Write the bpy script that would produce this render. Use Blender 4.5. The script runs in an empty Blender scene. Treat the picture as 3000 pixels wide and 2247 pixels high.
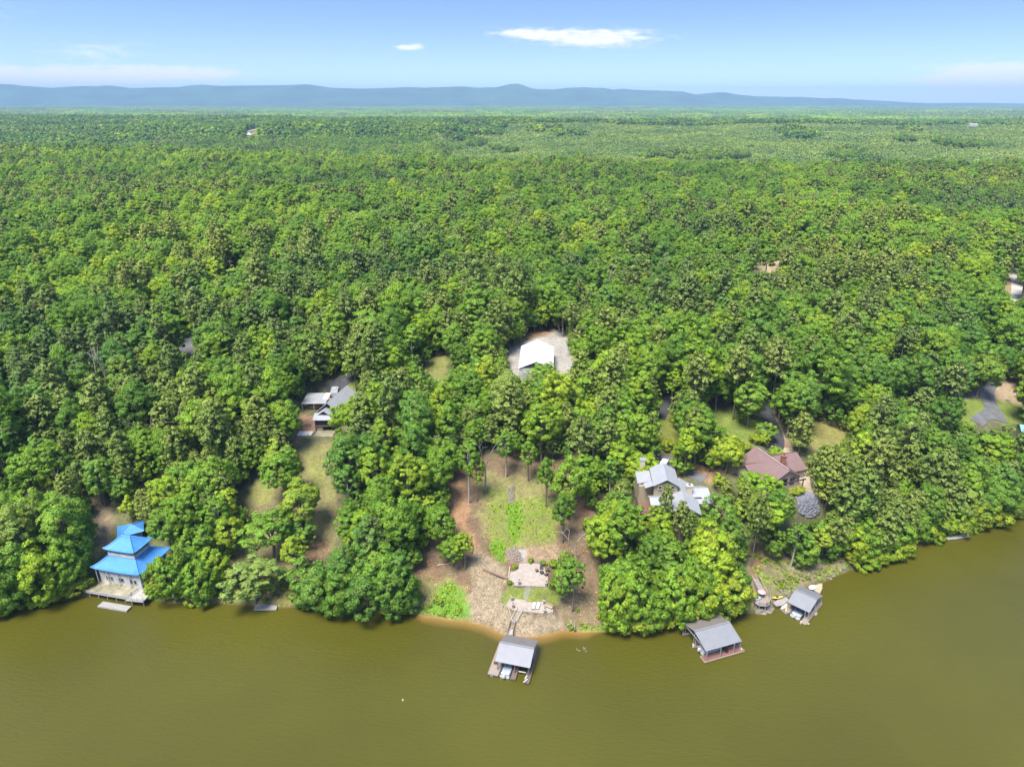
import bpy, bmesh, math, random
import numpy as np
from mathutils import Vector, Matrix

R = math.radians
SC = bpy.context.scene
COL = SC.collection
random.seed(7)

# ------------------------------------------------------------------ camera
FPX, CAM_H, V_HORIZON = 2000.0, 115.0, 298.0          # survey of the photograph: focal length in px of a 3000 px frame
PITCH = math.atan((1123.5 - V_HORIZON) / FPX)
cam_data = bpy.data.cameras.new('camera')
cam_data.sensor_width = 36.0
cam_data.lens = 36.0 * FPX / 3000.0
cam_data.clip_start, cam_data.clip_end = 1.0, 90000.0
cam = bpy.data.objects.new('camera', cam_data)
COL.objects.link(cam)
cam.location = (0, 0, CAM_H)
cam.rotation_euler = (math.pi / 2 - PITCH, 0, 0)
SC.camera = cam

# ------------------------------------------------------------------ sky, sun, exposure
SUN_EL, SUN_AZ = 64.0, 215.0          # degrees; azimuth clockwise from +Y
world = bpy.data.worlds.new('World'); SC.world = world
world.use_nodes = True
wn, wl = world.node_tree.nodes, world.node_tree.links
wn.clear()
w_out = wn.new('ShaderNodeOutputWorld'); w_bg = wn.new('ShaderNodeBackground')
w_bg.inputs['Strength'].default_value = 0.115
sky = wn.new('ShaderNodeTexSky'); sky.sky_type = 'NISHITA'; sky.sun_disc = False
sky.sun_elevation, sky.sun_rotation = R(SUN_EL), R(SUN_AZ)
sky.altitude = 300; sky.air_density = 1.0; sky.dust_density = 0.6; sky.ozone_density = 3.0
w_tc = wn.new('ShaderNodeTexCoord')

def wmath(op, a, b=None, c=None, clamp=False):
    n = wn.new('ShaderNodeMath'); n.operation = op; n.use_clamp = clamp
    for i, s in enumerate((a, b, c)):
        if s is None: continue
        if isinstance(s, (int, float)): n.inputs[i].default_value = s
        else: wl.new(s, n.inputs[i])
    return n.outputs[0]
w_sep = wn.new('ShaderNodeSeparateXYZ'); wl.new(w_tc.outputs['Generated'], w_sep.inputs[0])
w_az = wmath('MULTIPLY', wmath('ARCTAN2', w_sep.outputs[0], w_sep.outputs[1]), 57.29578)
w_el = wmath('MULTIPLY', wmath('ARCSINE', w_sep.outputs[2]), 57.29578)
# the blue deepens quickly above the horizon: sample the sky a little higher up than the view ray, all round
w_z = wmath('ADD', wmath('MULTIPLY', w_sep.outputs[2], 4.0), 0.03)
w_cmb = wn.new('ShaderNodeCombineXYZ')
wl.new(w_sep.outputs[0], w_cmb.inputs[0]); wl.new(w_sep.outputs[1], w_cmb.inputs[1]); wl.new(w_z, w_cmb.inputs[2])
w_nrm = wn.new('ShaderNodeVectorMath'); w_nrm.operation = 'NORMALIZE'
wl.new(w_cmb.outputs[0], w_nrm.inputs[0]); wl.new(w_nrm.outputs[0], sky.inputs['Vector'])
# clouds: soft elongated banks low over the horizon, edges broken by noise
w_pos = wn.new('ShaderNodeCombineXYZ')
wl.new(wmath('MULTIPLY', w_az, 0.75), w_pos.inputs[0]); wl.new(wmath('MULTIPLY', w_el, 2.6), w_pos.inputs[1])
w_noise = wn.new('ShaderNodeTexNoise'); w_noise.inputs['Scale'].default_value = 1.0
w_noise.inputs['Detail'].default_value = 7; w_noise.inputs['Roughness'].default_value = 0.62
wl.new(w_pos.outputs[0], w_noise.inputs['Vector'])
CLOUDS = [(6.3, 4.35, 4.4, 0.62, .95), (1.0, 4.7, 2.4, 0.34, .8), (-7.7, 3.75, 1.3, 0.24, .75), (-29.0, 3.1, 3.2, 0.7, .42),
          (-33.0, 1.45, 6.0, 0.6, 1.25), (-24.0, 1.8, 5.0, 0.5, .95), (-36.0, 5.2, 4.0, 0.4, .45), (33.5, 1.3, 4.6, 0.9, 1.7),
          (52, 2.4, 6, .8, .8), (75, 3.5, 7, .9, .7), (98, 1.8, 8, .8, .8), (127, 4.0, 6, .8, .7), (155, 2.2, 8, .9, .8), (-50, 2.8, 6, .8, .7),
          (-72, 1.8, 7, .8, .8), (-100, 3.6, 6, .9, .7), (-128, 2.2, 8, .8, .8), (-160, 3.0, 7, .9, .7), (-12, .55, 22, .45, .25), (25, .4, 18, .3, .18)]
w_sum = None
for az0, el0, wa, we, amp in CLOUDS:
    da = wmath('DIVIDE', wmath('SUBTRACT', w_az, az0), wa)
    de = wmath('DIVIDE', wmath('SUBTRACT', w_el, el0), we)
    g = wmath('MULTIPLY', wmath('EXPONENT', wmath('MULTIPLY', wmath('ADD', wmath('MULTIPLY', da, da), wmath('MULTIPLY', de, de)), -1.0)), amp)
    w_sum = g if w_sum is None else wmath('ADD', w_sum, g)
w_mask = wmath('SUBTRACT', wmath('ADD', w_sum, wmath('MULTIPLY', w_noise.outputs[0], 2.1)), 1.22)
w_mask = wmath('MULTIPLY', w_mask, wmath('MINIMUM', wmath('MULTIPLY', w_sum, 3.0), 1.6), clamp=True)
w_mix = wn.new('ShaderNodeMix'); w_mix.data_type = 'RGBA'
wl.new(w_mask, w_mix.inputs['Factor']); w_tint = wn.new('ShaderNodeMix'); w_tint.data_type = 'RGBA'; w_tint.blend_type = 'MULTIPLY'; w_tint.inputs['Factor'].default_value = 1
w_tint.inputs['B'].default_value = (.90, .95, 1.0, 1); wl.new(sky.outputs[0], w_tint.inputs['A']); 
w_hz = wn.new('ShaderNodeMix'); w_hz.data_type = 'RGBA'; w_hz.inputs['B'].default_value = (3.5, 3.65, 3.95, 1)          # pale band of humid air round the horizon
wl.new(wmath('MULTIPLY', wmath('EXPONENT', wmath('MULTIPLY', wmath('MAXIMUM', w_el, 0.0), -.42)), .85), w_hz.inputs['Factor'])
wl.new(w_tint.outputs['Result'], w_hz.inputs['A']); wl.new(w_hz.outputs['Result'], w_mix.inputs['A'])
w_mix.inputs['B'].default_value = (4.0, 4.0, 4.15, 1)
wl.new(w_mix.outputs['Result'], w_bg.inputs['Color']); wl.new(w_bg.outputs[0], w_out.inputs[0])

sun_data = bpy.data.lights.new('sun', 'SUN')
sun_data.energy = 3.2; sun_data.angle = R(24.0); sun_data.color = (1.0, 0.95, 0.87)
sun = bpy.data.objects.new('sun', sun_data); COL.objects.link(sun)
sd = Vector((math.sin(R(SUN_AZ)) * math.cos(R(SUN_EL)), math.cos(R(SUN_AZ)) * math.cos(R(SUN_EL)), math.sin(R(SUN_EL))))
sun.rotation_euler = sd.to_track_quat('Z', 'Y').to_euler()

SC.view_settings.view_transform = 'Standard'; SC.view_settings.look = 'None'
SC.view_settings.gamma = 1.0; SC.view_settings.use_curve_mapping = False
SC.view_settings.exposure = 1.42
SC.cycles.use_denoising = True
SC.cycles.max_bounces = 8; SC.cycles.diffuse_bounces = 6; SC.cycles.glossy_bounces = 2
SC.cycles.transmission_bounces = 4; SC.cycles.transparent_max_bounces = 6; SC.cycles.volume_bounces = 0
SC.cycles.caustics_reflective = False; SC.cycles.caustics_refractive = False
SC.cycles.use_adaptive_sampling = True; SC.cycles.adaptive_threshold = 0.015

# ------------------------------------------------------------------ survey: photograph <-> world
FW = np.array([0, math.cos(PITCH), -math.sin(PITCH)]); UP = np.array([0, math.sin(PITCH), math.cos(PITCH)])
def bp(u, v, z):
    """world point at height z seen at native photo pixel (u, v)"""
    d = FPX * FW + (u - 1500) * np.array([1., 0, 0]) - (v - 1123.5) * UP
    return np.array([0, 0, CAM_H]) + (CAM_H - z) / -d[2] * d
def project(x, y, z):
    qy, qz = y, z - CAM_H
    w = np.maximum(qy * FW[1] + qz * FW[2], 1e-3)
    return 1500 + FPX * x / w, 1123.5 - FPX * (qy * UP[1] + qz * UP[2]) / w

def smooth(a, b, t):
    t = np.clip((t - a) / (b - a), 0, 1)
    return t * t * (3 - 2 * t)
def vnoise(x, y, seed=0):
    """smooth value noise, about -1..1"""
    xi, yi = np.floor(x).astype(np.int64), np.floor(y).astype(np.int64)
    fx, fy = x - xi, y - yi
    fx, fy = fx * fx * (3 - 2 * fx), fy * fy * (3 - 2 * fy)
    def h(a, b):
        n = (a * 374761393 + b * 668265263 + seed * 1442695041) & 0x7fffffff
        n = ((n ^ (n >> 13)) * 1274126177) & 0x7fffffff
        n = n ^ (n >> 16)
        return (n & 0xffff) / 32767.5 - 1
    a = h(xi, yi) * (1 - fx) + h(xi + 1, yi) * fx
    b = h(xi, yi + 1) * (1 - fx) + h(xi + 1, yi + 1) * fx
    return a * (1 - fy) + b * fy
def fbm(x, y, seed=0, o=3):
    s, a = 0, 1.0
    for i in range(o):
        s = s + a * vnoise(x * 2 ** i, y * 2 ** i, seed + i * 17); a *= .5
    return s
def poly_sd(x, y, poly):
    """signed distance to a polygon, positive inside (vectorised)"""
    P = np.asarray(poly, float); Q = np.roll(P, -1, 0)
    best = np.full(x.shape, 1e18); ins = np.zeros(x.shape, bool)
    for (ax, ay), (bx, by) in zip(P, Q):
        ex, ey = bx - ax, by - ay
        t = np.clip(((x - ax) * ex + (y - ay) * ey) / (ex * ex + ey * ey + 1e-12), 0, 1)
        best = np.minimum(best, (x - ax - t * ex) ** 2 + (y - ay - t * ey) ** 2)
        c = (ay > y) != (by > y)
        with np.errstate(divide='ignore', invalid='ignore'):
            xc = ax + (y - ay) * ex / (ey if abs(ey) > 1e-9 else 1e-9)
        ins ^= c & (x < xc)
    return np.where(ins, 1, -1) * np.sqrt(best)

# shoreline at water level, from the photograph, continued beyond the frame
SHORE_PX = [(0, 1795), (90, 1775), (200, 1755), (290, 1738), (380, 1745), (450, 1758), (540, 1768), (640, 1768), (720, 1772), (800, 1780), (880, 1778),
            (960, 1785), (1060, 1796), (1140, 1797), (1200, 1797), (1260, 1806), (1320, 1815), (1370, 1820), (1420, 1832), (1470, 1856), (1530, 1866),
            (1590, 1862), (1650, 1846), (1700, 1850), (1800, 1850), (1900, 1843), (2000, 1832), (2100, 1812), (2170, 1795), (2225, 1797), (2260, 1783), (2300, 1750),
            (2350, 1728), (2400, 1712), (2440, 1690), (2500, 1668), (2570, 1655), (2620, 1630), (2680, 1600), (2750, 1580), (2820, 1562), (2900, 1540), (2960, 1520), (3000, 1500)]
SHORE = [tuple(bp(u, v, 0)[:2]) for u, v in SHORE_PX]
SHORE = [(-6000, -900), (-900, 60), (-420, 118), (-220, 124), (-160, 128)] + SHORE + [(175, 190), (215, 215), (300, 235), (500, 250), (900, 180), (6000, -900)]
LAND = SHORE + [(60000, -900), (60000, 90000), (-60000, 90000), (-60000, -900)]

PADS = []        # (polygon, height, falloff)
def rect(cx, cy, w, l, deg):
    c, s = math.cos(R(deg)), math.sin(R(deg))
    return [(cx + a * c - b * s, cy + a * s + b * c) for a, b in ((-w / 2, -l / 2), (w / 2, -l / 2), (w / 2, l / 2), (-w / 2, l / 2))]
UPPER_PATIO = [tuple(bp(u, v, 5.5)[:2]) for u, v in ((1489, 1697), (1506, 1716), (1604, 1720), (1606, 1672), (1578, 1652), (1550, 1649), (1521, 1651), (1518, 1668), (1505, 1675), (1495, 1675))]
LOWER_PATIO = [tuple(bp(u, v, 3.0)[:2]) for u, v in ((1483, 1774), (1502, 1786), (1524, 1791), (1600, 1797), (1620, 1793), (1617, 1778), (1597, 1763), (1500, 1755), (1493, 1757))]
PADS += [(UPPER_PATIO, 5.5, 2.2), (LOWER_PATIO, 3.0, 1.8)]
PADS += [(rect(-64, 212, 17, 28, 0), 15.2, 8), (rect(10, 238, 24, 36, -3), 22.0, 12), (rect(75, 170, 20, 20, 20), 15.2, 7), (rect(-97.6, 147, 13, 12, -12), 2.0, 4)]

RAMPS = [(tuple(bp(1549, 1719, 5.5)), tuple(bp(1538, 1757, 3.05)), 1.2, 3.0), (tuple(bp(1524, 1790, 3.0)), tuple(bp(1505, 1826, 1.05)), 1.0, 2.5)]          # graded strips under the steps
D_X = [-400, -60, -20, -5, -.4, 0.5, 2, 5, 10, 20, 40, 70, 100, 150, 250, 500, 900, 1e5]
D_Z = [-12, -9, -4.2, -1.3, -.12, .25, 1.0, 2.1, 3.7, 6.6, 11.6, 16.8, 20.8, 23.5, 25, 27, 28, 28]
def shore_dist(x, y):
    return poly_sd(x, y, LAND)
def height(x, y):
    x, y = np.asarray(x, float), np.asarray(y, float)
    shp = np.broadcast(x, y).shape
    x, y = np.broadcast_to(x, shp).astype(float), np.broadcast_to(y, shp).astype(float)
    d = shore_dist(x, y)
    z = np.interp(d, D_X, D_Z)
    z = z + smooth(3, 25, d) * .35 * vnoise(x / 7, y / 7, 3) + smooth(10, 60, d) * 1.2 * vnoise(x / 33, y / 33, 5)
    z = z + smooth(110, 330, d) * (9 - 5 * smooth(500, 760, y)) * vnoise(x / 170 + 3.3, y / 150, 9)
    t = y - (850 - np.where(x > 0, .10 * x, .34 * x))       # behind the first crest the land falls away, then a long slope rises
    z = z + 3 * np.exp(-(t / 120) ** 2) - 25 * smooth(15, 270, t)
    z = z + 31 * smooth(230, 1650, t) - 22 * smooth(1650, 2800, t)
    far = smooth(200, 900, t)
    z = z + far * (7 * vnoise(x / 520, y / 420, 21) + 4 * vnoise(x / 210, y / 230, 23))
    z = z + 14 * np.exp(-((x + 620) / 500) ** 2 - ((y - 2000) / 330) ** 2)
    z = z + smooth(3500, 6000, y) * (9 * vnoise(x / 2200, y / 1500, 31) + 4 * vnoise(x / 700, y / 600, 33))
    for poly, pz, fall in PADS:
        P = np.array(poly); m = (x > P[:, 0].min() - fall) & (x < P[:, 0].max() + fall) & (y > P[:, 1].min() - fall) & (y < P[:, 1].max() + fall)
        if m.any():
            sd_ = poly_sd(x[m], y[m], poly)
            k = smooth(-fall, -.2, sd_)
            z[m] = z[m] * (1 - k) + pz * k
    for (ax, ay, az_), (bx, by, bz_), hw, fall in RAMPS:
        m = (x > min(ax, bx) - 5) & (x < max(ax, bx) + 5) & (y > min(ay, by) - 3) & (y < max(ay, by) + 3)
        if m.any():
            ex, ey = bx - ax, by - ay; t_ = ((x[m] - ax) * ex + (y[m] - ay) * ey) / (ex * ex + ey * ey); q = np.clip(t_, 0, 1)
            dd = np.hypot(x[m] - ax - q * ex, y[m] - ay - q * ey); k = smooth(hw + fall, hw, dd)
            z[m] = z[m] * (1 - k) + (az_ + (bz_ - az_) * q) * k
    return z
def ground(x, y):
    return float(height(np.array([x]), np.array([y]))[0])
def at(u, v, dz=0.0):
    """point of the terrain (raised by dz) seen at photo pixel (u, v)"""
    d = FPX * FW + (u - 1500) * np.array([1., 0, 0]) - (v - 1123.5) * UP
    d = d / np.linalg.norm(d)
    tmax = min(CAM_H / max(-d[2], 1e-4) * 1.02, 16000)
    t = np.linspace(60, tmax, 700)
    hz = height(t * d[0], t * d[1]) + dz
    z = CAM_H + t * d[2]
    k = int(np.argmax(z <= hz)) if (z <= hz).any() else len(t) - 1
    a, b = t[max(k - 1, 0)], t[k]
    for _ in range(18):
        m = (a + b) / 2
        if CAM_H + m * d[2] <= ground(m * d[0], m * d[1]) + dz: b = m
        else: a = m
    return np.array([b * d[0], b * d[1], CAM_H + b * d[2] - dz])

# ------------------------------------------------------------------ materials
MATS = {}
def pmat(name, color, rough=.7, var=.25, scale=1.5, metallic=0., spec=.35, bump=0., bscale=None, hue2=None, coords='Object', stretch=None):
    """principled material whose colour wanders with noise (grain, stain, weathering)"""
    if name in MATS: return MATS[name]
    m = bpy.data.materials.new(name); m.use_nodes = True
    n, l = m.node_tree.nodes, m.node_tree.links
    b = n['Principled BSDF']
    b.inputs['Roughness'].default_value = rough; b.inputs['Metallic'].default_value = metallic
    b.inputs['Specular IOR Level'].default_value = spec
    tc = n.new('ShaderNodeTexCoord'); src = tc.outputs[coords]
    if stretch:
        mp = n.new('ShaderNodeMapping'); mp.inputs['Scale'].default_value = stretch; l.new(src, mp.inputs[0]); src = mp.outputs[0]
    nz = n.new('ShaderNodeTexNoise'); nz.inputs['Scale'].default_value = scale; nz.inputs['Detail'].default_value = 6; nz.inputs['Roughness'].default_value = .65
    l.new(src, nz.inputs['Vector'])
    ramp = n.new('ShaderNodeValToRGB')
    c2 = hue2 or color
    ramp.color_ramp.elements[0].position, ramp.color_ramp.elements[1].position = .3, .72
    ramp.color_ramp.elements[0].color = [min(1, c * (1 - var)) for c in c2] + [1]
    ramp.color_ramp.elements[1].color = [min(1, c * (1 + var)) for c in color] + [1]
    l.new(nz.outputs[0], ramp.inputs[0]); l.new(ramp.outputs[0], b.inputs['Base Color'])
    if bump:
        n2 = n.new('ShaderNodeTexNoise'); n2.inputs['Scale'].default_value = bscale or scale * 4; n2.inputs['Detail'].default_value = 5
        l.new(src, n2.inputs['Vector'])
        bm_ = n.new('ShaderNodeBump'); bm_.inputs['Strength'].default_value = bump; bm_.inputs['Distance'].default_value = .1
        l.new(n2.outputs[0], bm_.inputs['Height']); l.new(bm_.outputs[0], b.inputs['Normal'])
    MATS[name] = m
    return m

def leaf_mat(name, stops, trans=.46, sheen=.25):
    """foliage: colour differs from tree to tree (object random) and from spray to spray (attribute)"""
    m = bpy.data.materials.new(name); m.use_nodes = True
    n, l = m.node_tree.nodes, m.node_tree.links
    b = n['Principled BSDF']; out = n['Material Output']
    b.inputs['Roughness'].default_value = .5; b.inputs['Specular IOR Level'].default_value = sheen
    oi = n.new('ShaderNodeObjectInfo'); ramp = n.new('ShaderNodeValToRGB')
    el = ramp.color_ramp.elements
    while len(el) < len(stops): el.new(.5)
    for e, (p, c) in zip(el, stops): e.position = p; e.color = [c[0] * 2.42, c[1] * 2.16, c[2] * 1.55, 1]
    l.new(oi.outputs['Random'], ramp.inputs[0])
    sn_ = n.new('ShaderNodeTexNoise'); sn_.inputs['Scale'].default_value = .0065; sn_.inputs['Detail'].default_value = 3
    l.new(oi.outputs['Location'], sn_.inputs['Vector'])                       # stands of lighter and darker species
    sr = n.new('ShaderNodeValToRGB'); sr.color_ramp.elements[0].position, sr.color_ramp.elements[1].position = .36, .64
    sr.color_ramp.elements[0].color = (.70, .80, .95, 1); sr.color_ramp.elements[1].color = (1.20, 1.14, .95, 1); l.new(sn_.outputs[0], sr.inputs[0])
    sm_ = n.new('ShaderNodeMix'); sm_.data_type = 'RGBA'; sm_.blend_type = 'MULTIPLY'; sm_.inputs['Factor'].default_value = 1
    l.new(ramp.outputs[0], sm_.inputs['A']); l.new(sr.outputs[0], sm_.inputs['B'])
    at_ = n.new('ShaderNodeAttribute'); at_.attribute_name = 'spray'
    mix = n.new('ShaderNodeMix'); mix.data_type = 'RGBA'; mix.blend_type = 'MULTIPLY'; mix.inputs['Factor'].default_value = 1
    l.new(sm_.outputs['Result'], mix.inputs['A']); l.new(at_.outputs['Color'], mix.inputs['B'])
    l.new(mix.outputs['Result'], b.inputs['Base Color'])
    tr = n.new('ShaderNodeBsdfTranslucent'); l.new(mix.outputs['Result'], tr.inputs['Color'])
    ms = n.new('ShaderNodeMixShader'); ms.inputs[0].default_value = trans
    l.new(b.outputs[0], ms.inputs[1]); l.new(tr.outputs[0], ms.inputs[2]); l.new(ms.outputs[0], out.inputs['Surface'])
    MATS[name] = m
    return m
leaf_mat('oak_leaves', [(0, (.068, .140, .026)), (.22, (.092, .175, .024)), (.42, (.118, .210, .028)), (.6, (.085, .170, .040)), (.80, (.140, .228, .024)), (.94, (.168, .240, .028)), (1, (.130, .195, .062))])
leaf_mat('pine_needles', [(0, (.076, .124, .038)), (.5, (.094, .140, .042)), (1, (.114, .155, .048))], trans=.32, sheen=.15)
leaf_mat('bush_leaves', [(0, (.085, .160, .016)), (.4, (.130, .195, .020)), (.75, (.170, .210, .022)), (1, (.080, .140, .030))])
leaf_mat('young_pine_needles', [(0, (.100, .160, .052)), (.5, (.110, .170, .054)), (1, (.120, .178, .056))], trans=.32, sheen=.1)
leaf_mat('weed_leaves', [(0, (.110, .190, .015)), (1, (.110, .190, .015))])
leaf_mat('dry_litter', [(0, (.26, .17, .10)), (1, (.26, .17, .10))], trans=.1)
pmat('bark', (.17, .14, .11), .9, .35, 3, bump=.5)
pmat('pale_bark', (.34, .31, .27), .9, .3, 3, bump=.4)
pmat('dead_wood', (.30, .27, .235), .85, .25, 2)
pmat('log_wood', (.30, .23, .17), .85, .3, 2)
pmat('deck_wood', (.28, .225, .18), .8, .3, 1.2, stretch=(1, 8, 1), bump=.3)
pmat('grey_wood', (.30, .28, .26), .85, .3, 1.0, stretch=(1, 8, 1), bump=.3)
pmat('dark_wood', (.14, .105, .09), .8, .3, 1.0, stretch=(1, 8, 1))
pmat('red_deck', (.185, .088, .08), .75, .25, 1.0, stretch=(1, 8, 1))
pmat('tan_board', (.40, .32, .21), .8, .2, 1.0)
pmat('mossy_deck', (.30, .265, .195), .85, .35, .35, hue2=(.17, .165, .07))
pmat('pale_deck', (.35, .325, .30), .8, .2, .8)
pmat('grey_metal_roof', (.255, .255, .268), .42, .07, .5, metallic=.25)
pmat('shaded_metal_roof', (.21, .188, .176), .5, .12, .4, metallic=.15)  # the grey dock roof's far slope, its weaker light put into the colour
pmat('pale_metal_roof', (.35, .355, .37), .45, .07, .5, metallic=.15)
pmat('white_metal_roof', (.58, .58, .60), .45, .04, .3)
pmat('brown_metal_roof', (.225, .145, .13), .42, .08, .5, metallic=.15)
pmat('blue_roof', (.065, .235, .56), .5, .16, .5, metallic=.1)
pmat('blue_trim', (.085, .28, .60), .45, .1, .6)
pmat('green_metal_roof', (.20, .36, .31), .45, .08, .5)
pmat('white_paint', (.52, .51, .49), .6, .12, .7, hue2=(.37, .37, .355))
pmat('grey_paint', (.28, .325, .35), .65, .2, .8)
pmat('weathered_paint', (.36, .35, .32), .75, .25, .6)
pmat('tan_siding', (.33, .28, .185), .75, .1, .8)
pmat('dark_siding', (.035, .037, .045), .6, .25, .8)
pmat('taupe_siding', (.36, .28, .24), .75, .12, .8)
pmat('dark_trim', (.05, .045, .042), .6, .2, 1)
pmat('cream_trim', (.46, .41, .31), .65, .1, 1)
pmat('brick', (.26, .11, .07), .85, .35, 6, bump=.3)
pmat('stone_pillar', (.24, .185, .15), .9, .45, 5, bump=.5)
pmat('concrete', (.36, .31, .265), .85, .13, .9, hue2=(.32, .265, .225), bump=.15)
pmat('gravel', (.36, .33, .30), .95, .25, 1.5, bump=.6, bscale=9, coords='Generated')
pmat('pale_road', (.44, .42, .38), .9, .12, .4)
pmat('asphalt', (.048, .05, .055), .85, .3, .5, bump=.2)
pmat('worn_asphalt', (.13, .13, .135), .9, .3, .4, bump=.2)
pmat('riprap_stone', (.17, .172, .19), .9, .35, 1.0, bump=.3)
pmat('bank_rock', (.18, .16, .125), .95, .4, .8, bump=.6)
pmat('timber', (.25, .165, .125), .85, .3, 2)
pmat('window_glass', (.022, .026, .03), .08, .3, .5, spec=.6)
pmat('boat_white', (.58, .59, .60), .28, .04, 1, spec=.5)
pmat('boat_blue', (.03, .06, .14), .3, .1, 1, spec=.5)
pmat('boat_grey', (.35, .37, .40), .5, .1, 1)
pmat('vinyl_teal', (.06, .16, .17), .6, .15, 2)
pmat('motor_grey', (.48, .50, .54), .3, .06, 2, spec=.5)
pmat('black_plastic', (.02, .02, .022), .5, .2, 2)
pmat('chair_brown', (.085, .06, .045), .7, .25, 3)
pmat('yellow_plastic', (.68, .50, .08), .4, .12, 1)
pmat('orange_plastic', (.75, .48, .22), .45, .12, 1)
pmat('pink_fabric', (.62, .33, .36), .8, .15, 3)
pmat('blue_grey_fabric', (.34, .40, .48), .8, .15, 3)
pmat('white_cushion', (.56, .53, .51), .8, .08, 2)
pmat('galvanised', (.48, .49, .50), .45, .1, 3, metallic=.6)
pmat('rv_silver', (.27, .29, .30), .7, .08, .6)
pmat('lamp_glass', (.5, .66, .58), .3, .05, 2)
pmat('pole_wood', (.22, .18, .14), .9, .25, 2)
pmat('mountain_forest', (.05, .09, .035), .95, .5, .0016, coords='Object')
pmat('far_house_white', (.42, .41, .39), .6, .05, .2)

# ------------------------------------------------------------------ mesh helpers
FINE = {'roof_seams', 'roof_ribs', 'mullions'}          # slivers too small to pick apart singly
class MB:
    """collects solid pieces; build() links them as one mesh object"""
    def __init__(s): s.v, s.f = [], []
    def add(s, vs, fs):
        k = len(s.v); s.v += [tuple(map(float, p)) for p in vs]; s.f += [tuple(i + k for i in f) for f in fs]; return s
    def box(s, x0, x1, y0, y1, z0, z1):
        return s.add([(x0, y0, z0), (x1, y0, z0), (x1, y1, z0), (x0, y1, z0), (x0, y0, z1), (x1, y0, z1), (x1, y1, z1), (x0, y1, z1)],
                     [(3, 2, 1, 0), (4, 5, 6, 7), (0, 1, 5, 4), (1, 2, 6, 5), (2, 3, 7, 6), (3, 0, 4, 7)])
    def slab(s, pts, th):
        """polygon of 3D points with thickness straight down"""
        n = len(pts); top = [tuple(p) for p in pts]; bot = [(p[0], p[1], p[2] - th) for p in pts]
        return s.add(top + bot, [tuple(range(n)), tuple(range(2 * n - 1, n - 1, -1))] + [(i, i + n, (i + 1) % n + n, (i + 1) % n) for i in range(n)])
    def tube(s, p0, p1, r0, r1=None, n=6):
        r1 = r0 if r1 is None else r1
        a, b = Vector(p0), Vector(p1); d = (b - a)
        if d.length < 1e-6: return s
        d.normalize(); x = d.orthogonal().normalized(); y = d.cross(x)
        vs = []
        for c, r in ((a, r0), (b, r1)):
            vs += [tuple(c + (x * math.cos(2 * math.pi * i / n) + y * math.sin(2 * math.pi * i / n)) * r) for i in range(n)]
        return s.add(vs, [(i, (i + 1) % n, (i + 1) % n + n, i + n) for i in range(n)] + [tuple(range(n - 1, -1, -1)), tuple(range(n, 2 * n))])
    def beam(s, p0, p1, w, h):
        """rectangular bar between two points, w across (horizontal), h high"""
        a, b = Vector(p0), Vector(p1); d = (b - a).normalized()
        sx = Vector((-d.y, d.x, 0))
        sx = sx.normalized() if sx.length > 1e-6 else Vector((1, 0, 0))
        up = sx.cross(d) * -1
        if up.z < 0: up = -up
        vs = [tuple(c + sx * (w / 2 * i) + up * (h / 2 * j)) for c in (a, b) for i, j in ((-1, -1), (1, -1), (1, 1), (-1, 1))]
        return s.add(vs, [(3, 2, 1, 0), (4, 5, 6, 7), (0, 1, 5, 4), (1, 2, 6, 5), (2, 3, 7, 6), (3, 0, 4, 7)])
    def lathe(s, prof, c=(0, 0, 0), n=12):
        vs = [(c[0] + r * math.cos(2 * math.pi * i / n), c[1] + r * math.sin(2 * math.pi * i / n), c[2] + z) for r, z in prof for i in range(n)]
        m = len(prof)
        fs = [(j * n + i, j * n + (i + 1) % n, (j + 1) * n + (i + 1) % n, (j + 1) * n + i) for j in range(m - 1) for i in range(n)]
        return s.add(vs, fs + [tuple(range(n - 1, -1, -1)), tuple(range((m - 1) * n, m * n))])
    def mesh(s, name, mat):
        me = bpy.data.meshes.new(name); me.from_pydata(s.v, [], s.f)
        me.materials.append(MATS[mat]); me.update()
        return me
    def build(s, name, mat, parent=None, loc=None, rz=0.0):
        o = bpy.data.objects.new(name, s.mesh(name, mat)); COL.objects.link(o)
        if parent is not None: o.parent = parent
        if name in FINE: o['kind'] = 'stuff'
        if loc is not None: o.location = loc
        if rz: o.rotation_euler = (0, 0, rz)
        return o
def tag(o, label, cat=None, group=None, kind=None):
    o['label'] = label
    if cat: o['category'] = cat
    if group: o['group'] = group
    if kind: o['kind'] = kind
    return o
def thing(name, label, cat, loc=(0, 0, 0), deg=0.0, group=None):
    o = bpy.data.objects.new(name, None); o.empty_display_size = .2; COL.objects.link(o)
    o.location = tuple(map(float, loc)); o.rotation_euler = (0, 0, R(deg))
    return tag(o, label, cat, group)
def dup(root, loc, deg=0.0, label=None, scale=None):
    r = root.copy(); COL.objects.link(r); r.location = tuple(map(float, loc)); r.rotation_euler = (0, 0, R(deg))
    if label: r['label'] = label
    if scale is not None: r.scale = scale
    for ch in list(root.children):
        c = ch.copy(); COL.objects.link(c); c.parent = r
        for g in list(ch.children):
            e = g.copy(); COL.objects.link(e); e.parent = c
    return r
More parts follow.
